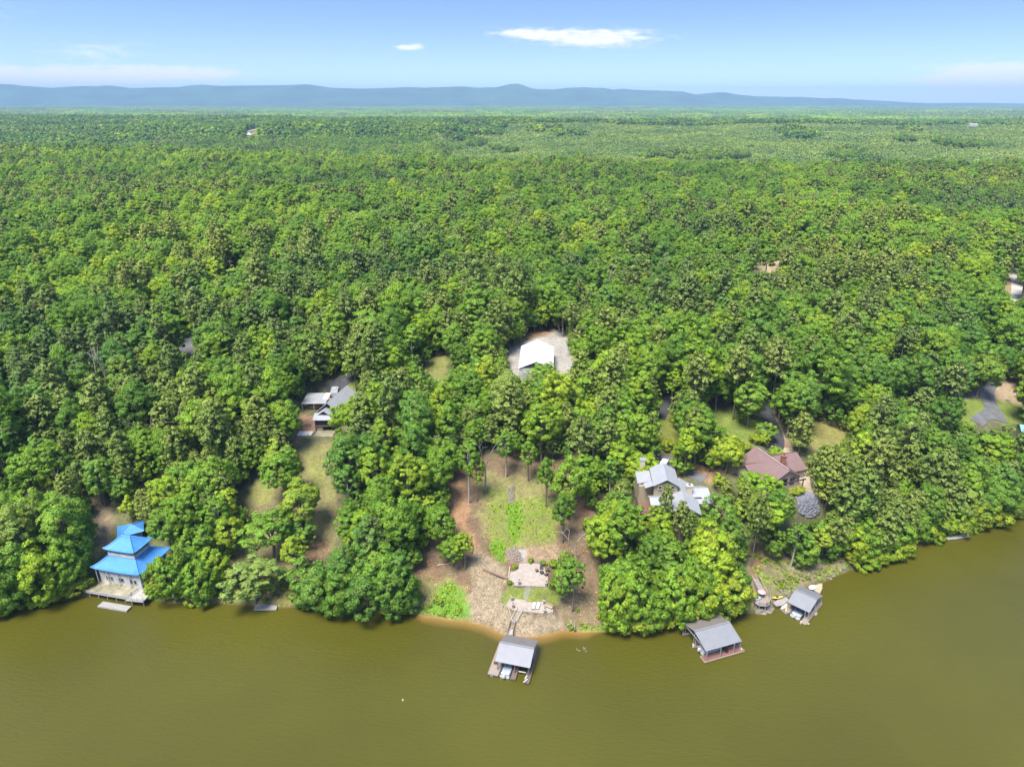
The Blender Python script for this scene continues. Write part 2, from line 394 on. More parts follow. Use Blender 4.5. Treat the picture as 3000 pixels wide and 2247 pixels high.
def np_mesh(name, V, F, mats, smooth_=False, spray=None, mat_idx=None, normals=None):
    me = bpy.data.meshes.new(name)
    V = np.asarray(V, np.float32); F = np.asarray(F, np.int32); k = F.shape[1]
    me.vertices.add(len(V)); me.vertices.foreach_set('co', V.ravel())
    me.loops.add(F.size); me.loops.foreach_set('vertex_index', F.ravel())
    me.polygons.add(len(F)); me.polygons.foreach_set('loop_start', np.arange(0, F.size, k, dtype=np.int32))
    try: me.polygons.foreach_set('loop_total', np.full(len(F), k, np.int32))
    except Exception: pass
    for m in mats: me.materials.append(MATS[m])
    if mat_idx is not None: me.polygons.foreach_set('material_index', np.asarray(mat_idx, np.int32))
    if smooth_: me.polygons.foreach_set('use_smooth', np.ones(len(F), bool))
    if spray is not None:
        a = me.attributes.new('spray', 'FLOAT_COLOR', 'POINT')
        a.data.foreach_set('color', np.asarray(spray, np.float32).ravel())
    me.update(calc_edges=True); me.validate()
    if normals is not None:
        me.polygons.foreach_set('use_smooth', np.ones(len(F), bool))
        me.normals_split_custom_set_from_vertices(np.asarray(normals, np.float32))
    return me

# ------------------------------------------------------------------ ground, water, mountains
def steps(lo_far, lo, hi, hi_far, fine, grow):
    a = list(np.arange(lo, hi + fine, fine)); s = fine; x = hi + fine
    while x < hi_far: s *= grow; x += s; a.append(x)
    s = fine; x = lo; b = []
    while x > lo_far: s *= grow; x -= s; b.append(x)
    return np.array(b[::-1] + a)
LITTER, GRASS, YGRASS, CLAY, SAND, LUSH, GRAVELC, SHADELIT = (.150, .100, .062), (.150, .195, .036), (.190, .195, .055), (.275, .16, .085), (.27, .215, .14), (.095, .215, .018), (.33, .305, .275), (.115, .085, .055)
DRYGRASS, REDLIT, WOODFLOOR = (.205, .195, .070), (.195, .120, .072), (.085, .095, .040)
ZONES = [   # (photo polygon, colour, edge softness px, mottling)
    ([(1310, 1330), (1680, 1320), (1745, 1450), (1760, 1600), (1810, 1850), (1500, 1880), (1200, 1815), (1205, 1600), (1300, 1480)], LITTER, 25, .3),
    ([(1400, 1400), (1460, 1390), (1600, 1400), (1640, 1480), (1650, 1560), (1620, 1600), (1560, 1605), (1480, 1640), (1470, 1655), (1420, 1590), (1400, 1530), (1410, 1470)], DRYGRASS, 22, .5),
    ([(1428, 1440), (1470, 1430), (1490, 1470), (1530, 1460), (1600, 1450), (1640, 1530), (1630, 1580), (1540, 1590), (1510, 1600), (1480, 1650), (1462, 1645), (1430, 1600), (1440, 1520)], GRASS, 16, .6),
    ([(1482, 1475), (1518, 1470), (1535, 1510), (1525, 1545), (1510, 1590), (1495, 1575), (1490, 1530)], LUSH, 8, .4),
    ([(1425, 1585), (1470, 1580), (1485, 1640), (1472, 1655), (1440, 1625)], LUSH, 7, .5),
    ([(1330, 1385), (1360, 1385), (1372, 1440), (1378, 1500), (1372, 1545), (1400, 1570), (1420, 1640), (1440, 1660), (1420, 1700), (1400, 1690), (1380, 1620), (1350, 1560), (1325, 1520), (1310, 1480), (1328, 1420)], CLAY, 12, .3),
    ([(1215, 1620), (1270, 1650), (1300, 1690), (1330, 1720), (1250, 1720), (1205, 1700)], REDLIT, 18, .4),
    ([(1220, 1700), (1290, 1690), (1370, 1715), (1375, 1780), (1300, 1790), (1210, 1780)], DRYGRASS, 18, .4),
    ([(1385, 1600), (1430, 1620), (1480, 1660), (1490, 1700), (1470, 1730), (1480, 1780), (1500, 1800), (1640, 1790), (1660, 1840), (1560, 1870), (1480, 1865), (1400, 1825), (1370, 1805), (1372, 1740), (1385, 1680)], SAND, 12, .25),
    ([(1278, 1720), (1330, 1708), (1360, 1740), (1375, 1770), (1378, 1815), (1310, 1815), (1215, 1795), (1250, 1770), (1280, 1755)], LUSH, 10, .3),
    ([(1640, 1790), (1700, 1700), (1760, 1720), (1800, 1850), (1700, 1850), (1660, 1845)], (.165, .130, .075), 16, .35),
    ([(1700, 1838), (1800, 1838), (1810, 1852), (1695, 1852)], LUSH, 6, .3),
    ([(1690, 1380), (1740, 1440), (1740, 1560), (1700, 1540), (1670, 1450)], REDLIT, 16, .4),
    ([(1480, 1620), (1560, 1600), (1640, 1600), (1640, 1650), (1560, 1650), (1500, 1648)], (.28, .20, .13), 12, .5),
    ([(1513, 1608), (1540, 1608), (1540, 1640), (1515, 1640)], (.25, .25, .25), 6, .3),
    ([(1466, 1745), (1500, 1712), (1640, 1722), (1640, 1760), (1610, 1778), (1500, 1757), (1483, 1775), (1466, 1765)], GRASS, 4, .3),
    # left lawn below the cabin and its path down to the water
    ([(860, 1300), (970, 1290), (960, 1400), (1000, 1450), (1000, 1560), (960, 1640), (890, 1720), (900, 1790), (630, 1780), (640, 1700), (720, 1560), (640, 1500), (700, 1440), (800, 1370)], (.175, .150, .068), 15, .35),
    ([(880, 1310), (965, 1300), (955, 1390), (985, 1440), (970, 1470), (920, 1430), (890, 1370)], DRYGRASS, 10, .35),
    ([(905, 1340), (945, 1340), (950, 1400), (940, 1420), (900, 1390)], YGRASS, 12, .3),
    ([(770, 1400), (800, 1420), (800, 1460), (770, 1480), (720, 1470), (740, 1430)], YGRASS, 12, .35),
    ([(655, 1745), (720, 1735), (740, 1770), (650, 1772)], YGRASS, 10, .3),
    ([(815, 1720), (890, 1720), (890, 1785), (815, 1785)], (.17, .15, .045), 12, .35),
    ([(930, 1560), (965, 1600), (960, 1650), (900, 1690), (870, 1690), (900, 1620)], REDLIT, 14, .3),
    # cabin yard
    ([(880, 1215), (930, 1215), (935, 1260), (880, 1280), (870, 1330), (860, 1300), (880, 1260)], (.30, .175, .105), 6, .3),
    ([(955, 1160), (985, 1150), (985, 1170), (960, 1170)], (.30, .175, .105), 4, .3),
    ([(1010, 1110), (1060, 1120), (1050, 1170), (1020, 1150)], GRASS, 6, .3),
    # pagoda path
    ([(270, 1460), (330, 1470), (330, 1540), (320, 1600), (285, 1610), (275, 1540)], (.27, .20, .13), 9, .3),
    # white building yard
    ([(1490, 1025), (1530, 1000), (1600, 960), (1650, 960), (1690, 1020), (1700, 1110), (1500, 1110)], GRAVELC, 5, .25),
    ([(1490, 1020), (1520, 1005), (1600, 985), (1640, 955), (1560, 960)], CLAY, 6, .3),
    ([(1650, 1130), (1760, 1120), (1760, 1260), (1700, 1260)], GRAVELC, 14, .3),
    ([(1250, 1040), (1310, 1040), (1312, 1130), (1255, 1125)], YGRASS, 8, .3),
    # lawns and banks round the tan and brown houses
    ([(2060, 1160), (2180, 1170), (2240, 1230), (2240, 1300), (2180, 1320), (2090, 1300)], GRASS, 8, .25),
    ([(2080, 1150), (2150, 1160), (2140, 1200), (2090, 1195)], LITTER, 10, .3),
    ([(1920, 1200), (1985, 1200), (2000, 1310), (1930, 1310)], (.15, .165, .03), 8, .25),
    ([(1900, 1150), (1960, 1140), (1960, 1180), (1925, 1215), (1890, 1215)], (.22, .15, .09), 8, .3),
    ([(2030, 1370), (2110, 1360), (2120, 1410), (2080, 1420), (2040, 1395)], (.30, .18, .10), 8, .35),
    ([(2355, 1220), (2420, 1210), (2490, 1270), (2490, 1310), (2390, 1320), (2355, 1290)], (.215, .20, .06), 8, .3),
    ([(2330, 1370), (2380, 1430), (2400, 1460), (2310, 1450), (2320, 1400)], (.40, .30, .17), 6, .25),
    ([(2290, 1265), (2320, 1310), (2310, 1325), (2280, 1290), (2240, 1200), (2250, 1190)], (.27, .17, .11), 5, .4),
    # steep rocky bank on the right
    ([(2190, 1560), (2300, 1580), (2420, 1640), (2500, 1650), (2470, 1700), (2330, 1740), (2260, 1790), (2180, 1790), (2180, 1680)], (.215, .175, .095), 14, .5),
    ([(2190, 1600), (2240, 1600), (2230, 1690), (2200, 1690)], REDLIT, 12, .3),
    # far right drive
    ([(2805, 1165), (2895, 1160), (2895, 1210), (2850, 1260), (2800, 1250)], GRASS, 6, .25),
    ([(2905, 1160), (3010, 1190), (3010, 1250), (2940, 1245)], GRASS, 6, .25),
    ([(2900, 1090), (3000, 1110), (3000, 1190), (2905, 1165)], (.33, .245, .16), 8, .3),
    ([(2820, 1100), (2890, 1100), (2890, 1165), (2820, 1165)], (.28, .21, .16), 8, .3),
    ([(2940, 770), (3010, 770), (3010, 920), (2940, 900)], (.30, .225, .125), 8, .3),
    ([(2968, 775), (3010, 775), (3010, 815), (2975, 815)], YGRASS, 6, .3),
    ([(445, 970), (540, 985), (580, 945), (580, 1050), (500, 1050)], YGRASS, 6, .3),
    ([(2210, 740), (2300, 740), (2300, 800), (2210, 800)], (.34, .27, .17), 4, .3),
    ([(2280, 870), (2310, 860), (2320, 910), (2290, 915)], YGRASS, 4, .3),
    ([(712, 376), (760, 372), (766, 402), (720, 404)], (.27, .25, .06), 2, .2),
]
def zone_colors(x, y, z):
    u, v = project(x, y, z)
    n1 = fbm(x / 3.1, y / 3.1, 40, 3); n2 = fbm(x / 1.3, y / 1.3, 47, 2)
    near = smooth(900, 300, y)
    C = np.empty((len(x), 3)); C[:] = WOODFLOOR
    C *= (1 + .25 * n1[:, None])
    C += near[:, None] * (np.array((.06, .045, .03)) * .6)
    for poly, col, soft, mott in ZONES:
        P = np.array(poly); m = (u > P[:, 0].min() - 40) & (u < P[:, 0].max() + 40) & (v > P[:, 1].min() - 40) & (v < P[:, 1].max() + 40)
        m &= y > 50
        if not m.any(): continue
        s = poly_sd(u[m], v[m], poly) + soft * (.8 * n1[m] + .35 * n2[m])
        k = smooth(-soft * .5, soft * .6, s) * (1 - mott * np.clip(.5 + .8 * n2[m] + .3 * n1[m], 0, 1))
        C[m] = C[m] * (1 - k[:, None]) + np.array(col) * k[:, None]
    d = shore_dist(x, y)                                    # wet margin and lake bed
    k = (smooth(1.2, -.4, d) * .75)[:, None]
    bz = smooth(9, 3, np.abs(x + 2) - 18)[:, None]
    C = C * (1 - k) + (np.array((.26, .17, .075)) * bz + np.array((.055, .048, .022)) * (1 - bz)) * k
    return np.clip(C, .005, .9)

def sheet(name, xs, ys, zfun):
    X, Y = np.meshgrid(xs, ys); x, y = X.ravel(), Y.ravel(); z = zfun(x, y)
    nx, ny = len(xs), len(ys)
    i = (np.arange(ny - 1)[:, None] * nx + np.arange(nx - 1)[None]).ravel()
    return np.stack([x, y, z], 1), np.stack([i, i + 1, i + nx + 1, i + nx], 1)

gm = bpy.data.materials.new('ground_cover'); gm.use_nodes = True
n_, l_ = gm.node_tree.nodes, gm.node_tree.links; b_ = n_['Principled BSDF']
b_.inputs['Roughness'].default_value = .95; b_.inputs['Specular IOR Level'].default_value = .1
ga = n_.new('ShaderNodeAttribute'); ga.attribute_name = 'soil'
gt = n_.new('ShaderNodeTexCoord'); gx = None
for sc_, lo, hi in ((.9, .72, 1.28), (3.2, .62, 1.38), (.16, .85, 1.15)):
    nz = n_.new('ShaderNodeTexNoise'); nz.inputs['Scale'].default_value = sc_; nz.inputs['Detail'].default_value = 6; nz.inputs['Roughness'].default_value = .7
    l_.new(gt.outputs['Object'], nz.inputs['Vector'])
    mr = n_.new('ShaderNodeMapRange'); mr.inputs['From Min'].default_value = .3; mr.inputs['From Max'].default_value = .7
    mr.inputs['To Min'].default_value = lo; mr.inputs['To Max'].default_value = hi; l_.new(nz.outputs[0], mr.inputs['Value'])
    mx = n_.new('ShaderNodeMix'); mx.data_type = 'RGBA'; mx.blend_type = 'MULTIPLY'; mx.inputs['Factor'].default_value = 1
    l_.new(gx or ga.outputs['Color'], mx.inputs['A']); l_.new(mr.outputs[0], mx.inputs['B']); gx = mx.outputs['Result']
l_.new(gx, b_.inputs['Base Color'])
nz = n_.new('ShaderNodeTexNoise'); nz.inputs['Scale'].default_value = 2.2; nz.inputs['Detail'].default_value = 7; l_.new(gt.outputs['Object'], nz.inputs['Vector'])
gb = n_.new('ShaderNodeBump'); gb.inputs['Strength'].default_value = .6; gb.inputs['Distance'].default_value = .25
l_.new(nz.outputs[0], gb.inputs['Height']); l_.new(gb.outputs[0], b_.inputs['Normal'])
MATS['ground_cover'] = gm

xs = steps(-19500, -128, 172, 19500, .8, 1.05); ys = steps(-1500, 118, 262, 20500, .8, 1.045)
V, F = sheet('ground', xs, ys, height)
me = np_mesh('ground', V, F, ['ground_cover'], True)
col = np.concatenate([zone_colors(V[:, 0], V[:, 1], V[:, 2]), np.ones((len(V), 1))], 1)
a_ = me.attributes.new('soil', 'FLOAT_COLOR', 'POINT'); a_.data.foreach_set('color', col.astype(np.float32).ravel())
o = bpy.data.objects.new('ground', me); COL.objects.link(o); tag(o, 'wooded hillside ground with lawns, clay track and leaf litter', kind='structure')

# lake: murky olive water, tan where the bed is close to the surface
wm = bpy.data.materials.new('lake_water'); wm.use_nodes = True
n_, l_ = wm.node_tree.nodes, wm.node_tree.links; b_ = n_['Principled BSDF']
b_.inputs['IOR'].default_value = 1.33; b_.inputs['Specular IOR Level'].default_value = .5
wt = n_.new('ShaderNodeTexCoord')
da = n_.new('ShaderNodeAttribute'); da.attribute_name = 'depth'
rp = n_.new('ShaderNodeValToRGB'); e = rp.color_ramp.elements
e[0].position, e[0].color = 0, (.27, .17, .055, 1); e[1].position, e[1].color = 1, (.070, .066, .0065, 1)
k = e.new(.12); k.color = (.20, .12, .03, 1)
k = e.new(.42); k.color = (.074, .064, .008, 1)
l_.new(da.outputs['Fac'], rp.inputs[0])
nz = n_.new('ShaderNodeTexNoise'); nz.inputs['Scale'].default_value = .018; nz.inputs['Detail'].default_value = 4; l_.new(wt.outputs['Object'], nz.inputs['Vector'])
mr = n_.new('ShaderNodeMapRange'); mr.inputs['From Min'].default_value = .3; mr.inputs['From Max'].default_value = .7; mr.inputs['To Min'].default_value = .86; mr.inputs['To Max'].default_value = 1.18
l_.new(nz.outputs[0], mr.inputs['Value'])
mx = n_.new('ShaderNodeMix'); mx.data_type = 'RGBA'; mx.blend_type = 'MULTIPLY'; mx.inputs['Factor'].default_value = 1
l_.new(rp.outputs[0], mx.inputs['A']); l_.new(mr.outputs[0], mx.inputs['B']); l_.new(mx.outputs['Result'], b_.inputs['Base Color'])
mr2 = n_.new('ShaderNodeMapRange'); mr2.inputs['From Min'].default_value = .35; mr2.inputs['From Max'].default_value = .65; mr2.inputs['To Min'].default_value = .05; mr2.inputs['To Max'].default_value = .22
l_.new(nz.outputs[0], mr2.inputs['Value']); l_.new(mr2.outputs[0], b_.inputs['Roughness'])
mp = n_.new('ShaderNodeMapping'); mp.inputs['Rotation'].default_value = (0, 0, R(28)); mp.inputs['Scale'].default_value = (.55, 1.5, 1); l_.new(wt.outputs['Object'], mp.inputs[0])
n1 = n_.new('ShaderNodeTexNoise'); n1.inputs['Scale'].default_value = 1.1; n1.inputs['Detail'].default_value = 5; n1.inputs['Roughness'].default_value = .6; n1.inputs['Distortion'].default_value = .5
l_.new(mp.outputs[0], n1.inputs['Vector'])
bm_ = n_.new('ShaderNodeBump'); bm_.inputs['Strength'].default_value = .6; bm_.inputs['Distance'].default_value = .25
l_.new(n1.outputs[0], bm_.inputs['Height']); l_.new(bm_.outputs[0], b_.inputs['Normal'])
MATS['lake_water'] = wm
V, F = sheet('lake', steps(-9000, -150, 190, 9000, 1.2, 1.12), steps(-1450, 100, 200, 420, 1.0, 1.1), lambda x, y: np.zeros_like(x))
keep = shore_dist(V[:, 0], V[:, 1]) < 6
F = F[keep[F].any(1)]
me = np_mesh('lake', V, F, ['lake_water'], True)
dep = np.clip(-height(V[:, 0], V[:, 1]) / 1.9, 0, 1)
beach = smooth(9, 3, np.abs(V[:, 0] + 2) - 16) * smooth(170, 150, V[:, 1])          # the mud shelf is shallow only off the beach
dep = np.clip(dep * (1 + 2.2 * (1 - beach)) + .25 * (1 - beach), 0, 1)
a_ = me.attributes.new('depth', 'FLOAT', 'POINT'); a_.data.foreach_set('value', dep.astype(np.float32))
o = bpy.data.objects.new('lake', me); COL.objects.link(o); tag(o, 'murky olive green lake water with fine ripples', kind='structure')

SKYLINE = [(-600, 256), (-300, 262), (-100, 254), (0, 251), (41, 251), (156, 259), (224, 254), (325, 253), (366, 260), (475, 257), (576, 256), (678, 252), (814, 251), (902, 248), (970, 258), (1058, 261), (1207, 256),
           (1241, 258), (1356, 254), (1397, 258), (1458, 256), (1513, 252), (1554, 261), (1622, 263), (1663, 258), (1710, 260), (1737, 264), (1798, 264), (1819, 260), (1853, 264), (1988, 268), (2022, 277),
           (2110, 275), (2151, 281), (2314, 285), (2449, 290), (2558, 295), (2653, 301), (2754, 304), (2856, 302), (3000, 306), (3300, 300), (3700, 304)]
MY = 15500.0
su = np.array([p[0] for p in SKYLINE], float); sv = np.array([p[1] for p in SKYLINE], float)
sx = (su - 1500) / FPX * MY / math.cos(PITCH) * (math.cos(PITCH) ** 2 + math.sin(PITCH) * math.cos(PITCH) * .44)
elev = np.array([math.atan((1123.5 - b) / FPX) for b in sv]) - PITCH
sx = np.array([(a - 1500) / FPX * (MY * math.cos(PITCH) - (math.tan(e_) * MY) * math.sin(PITCH)) for a, e_ in zip(su, elev)])
sz = CAM_H + MY * np.tan(elev)
mxs = np.linspace(-17000, 17000, 420); mys = np.concatenate([np.linspace(12600, 17500, 44), np.linspace(17700, 21000, 8)])
def mountain(x, y):
    top = np.interp(x, sx, sz)
    t = np.where(y < MY, smooth(12700, MY, y), 1 - .8 * smooth(MY, 20500, y))
    g = fbm(x / 900, y / 1500, 77, 3)
    return 5 + (np.maximum(top - 5, 12)) * (t ** 1.25) * (1 + .16 * g * (t < .96) * (y < MY))
V, F = sheet('m', mxs, mys, mountain)
o = bpy.data.objects.new('mountain_range', np_mesh('mountain_range', V, F, ['mountain_forest'], True)); COL.objects.link(o)
tag(o, 'long low wooded mountain ridge on the horizon', kind='structure')

# ------------------------------------------------------------------ trees
def cards(C, N, S, rng, aspect=1.25, fold=.22):
    """leaf sprays: folded quads at C facing N with size S"""
    n = len(C)
    N = N / (np.linalg.norm(N, axis=1, keepdims=True) + 1e-9)
    A = rng.normal(size=(n, 3)); T = np.cross(N, A); T /= np.linalg.norm(T, axis=1, keepdims=True) + 1e-9
    B = np.cross(N, T); S = S[:, None]
    V = np.stack([C - T * S * .5 - B * S * .5 * aspect * .3, C - B * S * .62 * aspect - N * S * fold, C + T * S * .5 - B * S * .1, C + B * S * .62 * aspect - N * S * fold * .7], 1)
    return V.reshape(-1, 3), np.arange(n * 4).reshape(-1, 4)
def sph(rng, n):
    d = rng.normal(size=(n, 3)); return d / np.linalg.norm(d, axis=1, keepdims=True)

def unit(a): return a / (np.linalg.norm(a, axis=1, keepdims=True) + 1e-9)
class TreeGeo: pass
def tubes_geo(segs, n=6):
    V, F = [], []
    for p0, p1, r0, r1 in segs:
        m = MB().tube(p0, p1, r0, r1, n); k = len(V)
        V += m.v; F += [tuple(i + k for i in f) for f in m.f if len(f) == 4]
    return np.array(V, float), np.array(F, int)
def broadleaf(seed, H=17., Rr=4.8, base=.32, nclump=125, ncard=74, csize=.345, lobes=.25, flat=1., multi=False, trunk_mat='bark'):
    rng = np.random.default_rng(seed); g = TreeGeo()
    zc, vz = H * (base + 1) / 2 * .98, H * (1 - base) / 2
    dirs = sph(rng, nclump * 3); dirs = dirs[dirs[:, 2] > -.75][:nclump]
    ph = rng.uniform(0, 6.28, 4)
    az = np.arctan2(dirs[:, 1], dirs[:, 0])
    lob = 1 + lobes * (np.sin(2 * az + ph[0]) * .6 + np.sin(3 * az + ph[1] + 2 * dirs[:, 2]) * .6)
    rad = rng.uniform(.5, .95, len(dirs)) ** .6 * lob
    taper = np.where(dirs[:, 2] > 0, 1 - .12 * dirs[:, 2], 1 + .05 * dirs[:, 2])
    cc = np.stack([dirs[:, 0] * Rr * rad * taper, dirs[:, 1] * Rr * rad * taper, zc + dirs[:, 2] * vz * rad * flat], 1)
    cr = rng.uniform(.10, .235, len(cc)) * Rr * (1.5 if nclump < 50 else 1)
    Cs, Ns, Ss, Sp, Sn = [], [], [], [], []
    for c, r, dvec in zip(cc, cr, dirs):
        k = max(6, int(ncard * (r / ((.17 if nclump >= 50 else .25) * Rr)) ** 2))
        d = sph(rng, k * 2); d = d[(d @ dvec > -.35) & (d[:, 2] > -.75)][:k]
        rr = rng.uniform(.55, 1.2, len(d))[:, None]; st_ = rng.uniform(.75, 1.4, 3) * [1, 1, .68]
        Cs.append(c + d * rr * r * st_); Ns.append(d * .8 + np.array([0, 0, .55]) + rng.normal(size=d.shape) * .38)
        Sn.append(d * .75 + dvec * .35 + np.array([0, 0, .25]) + rng.normal(size=d.shape) * .22)
        Ss.append(csize * rng.uniform(.65, 1.3, len(d)))
        t = rng.uniform(.82, 1.18) * rng.uniform(.84, 1.16, len(d))
        w = rng.uniform(-.08, .10)
        Sp.append(np.stack([t * (1 + w), t, t * (1 - w), np.ones(len(d))], 1))
    V, F = cards(np.concatenate(Cs), np.concatenate(Ns), np.concatenate(Ss), rng)
    g.cv, g.cf, g.sp = V, F, np.repeat(np.concatenate(Sp), 4, 0)
    g.sn = unit(np.repeat(np.concatenate(Sn), 4, 0))
    tr = .018 * H
    bend = rng.normal(size=2) * .35
    mid = (bend[0], bend[1], H * .42); top = (bend[0] * .4, bend[1] * .4, H * .78)
    segs = [((0, 0, -1.2), (0, 0, .4), tr * 1.5, tr * 1.1), ((0, 0, .4), mid, tr * 1.1, tr * .8), (mid, top, tr * .8, tr * .25)]
    if multi: segs.append(((0, 0, .2), (Rr * .35, -Rr * .1, H * .6), tr * .8, tr * .3))
    for i in rng.choice(len(cc), min(9, len(cc)), replace=False):
        s = rng.uniform(.25, .8); p = tuple(np.array(mid) * (1 - s) + np.array(top) * s) if rng.random() > .3 else mid
        segs.append((p, tuple(cc[i]), tr * .38, tr * .1))
    g.tv, g.tf = tubes_geo(segs)
    g.leaf, g.bark, g.H, g.R, g.zlo = 'oak_leaves', trunk_mat, H, Rr, H * base * .8
    return g
def pine(seed, H=20., Rr=3.9, base=.42, ncard=15, csize=.55, step=.85, leaf='pine_needles'):
    rng = np.random.default_rng(seed); g = TreeGeo()
    Cs, Ns, Ss, Sp, Sn, segs = [], [], [], [], [], [((0, 0, -1.2), (0, 0, H * .5), .26, .19), ((0, 0, H * .5), (0, 0, H * .98), .19, .04)]
    z = H * base
    while z < H * .985:
        t = (z - H * base) / (H * (1 - base))
        L = Rr * (min(1, .55 + 1.6 * t) * (1 - t) ** .55 * 1.15 + .12)
        for a in rng.uniform(0, 6.28) + np.arange(5) * 1.256 + rng.uniform(-.3, .3, 5):
            if rng.random() < .14: continue
            l = L * rng.uniform(.65, 1.1)
            e_ = np.array([math.cos(a) * l, math.sin(a) * l, z + l * rng.uniform(.0, .35)])
            segs.append(((0, 0, z - .2), tuple(e_ * [.8, .8, 1]), .045, .015))
            for s, rr in ((1., .75), (.62, .6)):
                c = e_ * [s, s, 1] + [0, 0, 0]
                k = ncard if s == 1. else ncard * 2 // 3
                d = sph(rng, k); d[:, 2] = np.abs(d[:, 2]) * .8
                Cs.append(c + d * rng.uniform(.5, 1.1, k)[:, None] * rr * (.55 + .2 * l)); Ns.append(d + rng.normal(size=d.shape) * .6 + [0, 0, .35])
                yg = leaf == 'young_pine_needles'
                Sn.append(d * (.3 if yg else .6) + np.array([math.cos(a) * .4, math.sin(a) * .4, 1.0 if yg else .3]) + rng.normal(size=d.shape) * .25)
                Ss.append(csize * rng.uniform(.7, 1.3, k)); tt = rng.uniform(.75, 1.25) * rng.uniform(.85, 1.15, k)
                Sp.append(np.stack([tt, tt, tt, np.ones(k)], 1))
        z += step * rng.uniform(.8, 1.25)
    V, F = cards(np.concatenate(Cs), np.concatenate(Ns), np.concatenate(Ss), rng, aspect=1.7)
    g.cv, g.cf, g.sp = V, F, np.repeat(np.concatenate(Sp), 4, 0)
    g.sn = unit(np.repeat(np.concatenate(Sn), 4, 0))
    g.tv, g.tf = tubes_geo(segs, 5)
    g.leaf, g.bark, g.H, g.R, g.zlo = leaf, 'bark', H, Rr, H * base * .95
    return g
def bush(seed, H=2.6, Rr=1.9, nclump=30, ncard=46, csize=.27):
    g = broadleaf(seed, H, Rr, .05, nclump, ncard, csize, .3)
    g.tv, g.tf = tubes_geo([((0, 0, -.6), (0, 0, H * .5), .09, .04), ((0, 0, 0), (Rr * .4, .2, H * .6), .06, .02), ((0, 0, 0), (-Rr * .4, -.2, H * .6), .06, .02)], 5)
    g.leaf = 'bush_leaves'
    return g
def dead_tree_geo(seed, H=15., spread=.5, lean=(0, 0)):
    rng = np.random.default_rng(seed); segs = []
    def grow(p, d, l, r, depth):
        q = p + d * l; segs.append((tuple(p), tuple(q), r, r * .7))
        if depth == 0: return
        for _ in range(rng.integers(2, 4)):
            nd = d + rng.normal(size=3) * spread; nd[2] = abs(nd[2]) * .8 + .15; nd /= np.linalg.norm(nd)
            grow(q if rng.random() > .35 else p + d * l * rng.uniform(.6, 1), nd, l * rng.uniform(.5, .75), r * .55, depth - 1)
    grow(np.array([0, 0, -.6]), np.array([lean[0], lean[1], 1.]), H * .5, .017 * H, 3)
    return tubes_geo(segs, 5)

def geo_meshes(name, g):
    crown = np_mesh(name + '_crown', g.cv, g.cf, [g.leaf], False, g.sp, None, g.sn)
    trunk = np_mesh(name + '_trunk', g.tv, g.tf, [g.bark], True)
    nv = len(g.cv)
    both = np_mesh(name, np.concatenate([g.cv, g.tv]), np.concatenate([g.cf, g.tf + nv]), [g.leaf, g.bark], False,
                   np.concatenate([g.sp, np.ones((len(g.tv), 4))]), np.concatenate([np.zeros(len(g.cf)), np.ones(len(g.tf))]),
                   np.concatenate([g.sn, unit(g.tv * [1, 1, .02] + [1e-3, 0, .02])]))
    return crown, trunk, both
HI = []          # near kinds: (geo, crown mesh, trunk mesh, joined mesh, look)
OAKS = [dict(seed=1), dict(seed=2, H=19, Rr=4.6, base=.36, lobes=.3), dict(seed=3, H=15, Rr=5.2, base=.28, nclump=140, flat=.9), dict(seed=4, H=18, Rr=3.9, base=.40, nclump=105, lobes=.35),
        dict(seed=5, H=16, Rr=4.4, base=.25, multi=True, lobes=.4), dict(seed=6, H=20, Rr=5.4, base=.38, nclump=155, lobes=.3), dict(seed=7, H=11, Rr=3.4, base=.2, nclump=90, csize=.30), dict(seed=8, H=17, Rr=3.1, base=.45, nclump=80, lobes=.3, trunk_mat='pale_bark'), dict(seed=9, H=12, Rr=4.7, base=.06, nclump=130, lobes=.35, multi=True)]
LOOKS = ['round-crowned', 'tall oval-crowned', 'broad spreading', 'slim high-crowned', 'low-branching lobed', 'large domed', 'young bushy', 'slender pale-trunked', 'low-skirted']
for i, kw in enumerate(OAKS):
    g = broadleaf(**kw); HI.append((g,) + geo_meshes('oak', g) + (LOOKS[i],))
NOAK = len(HI)
PINES = [dict(seed=11), dict(seed=12, H=21, Rr=4.0, base=.5), dict(seed=13, H=17, Rr=3.7, base=.28), dict(seed=14, H=22, Rr=3.4, base=.55)]
PLOOKS = ['straight', 'tall bare-stemmed', 'full low-branched', 'slender high-topped']
for i, kw in enumerate(PINES):
    g = pine(**kw); HI.append((g,) + geo_meshes('pine', g) + (PLOOKS[i],))
BUSH = [(g,) + geo_meshes('bush', g) for g in (bush(21), bush(22, 3.4, 2.2, 38), bush(23, 1.7, 1.6, 22))]
LO = []
for kw in OAKS[:6]:
    k2 = dict(kw); k2.update(nclump=50, ncard=14, csize=.95); LO.append(broadleaf(**k2))
for kw in PINES[:3]:
    k2 = dict(kw); k2.update(ncard=4, csize=1.05, step=1.5); LO.append(pine(**k2))
LO = [geo_meshes('tree', g)[2] for g in LO]
TINY = []
for i in range(4):
    TINY.append(geo_meshes('tree', broadleaf(30 + i, 17, 5.0, .2, 12, 9, 2.3, .3))[2])
TINY.append(geo_meshes('tree', pine(35, 18, 3.2, .25, 3, 1.7, 2.6))[2])
TINY.append(geo_meshes('tree', pine(36, 9, 2.8, .1, 5, 1.2, 1.3, 'young_pine_needles'))[2])
TINY.append(geo_meshes('tree', pine(37, 8.5, 2.6, .1, 5, 1.2, 1.3, 'young_pine_needles'))[2])
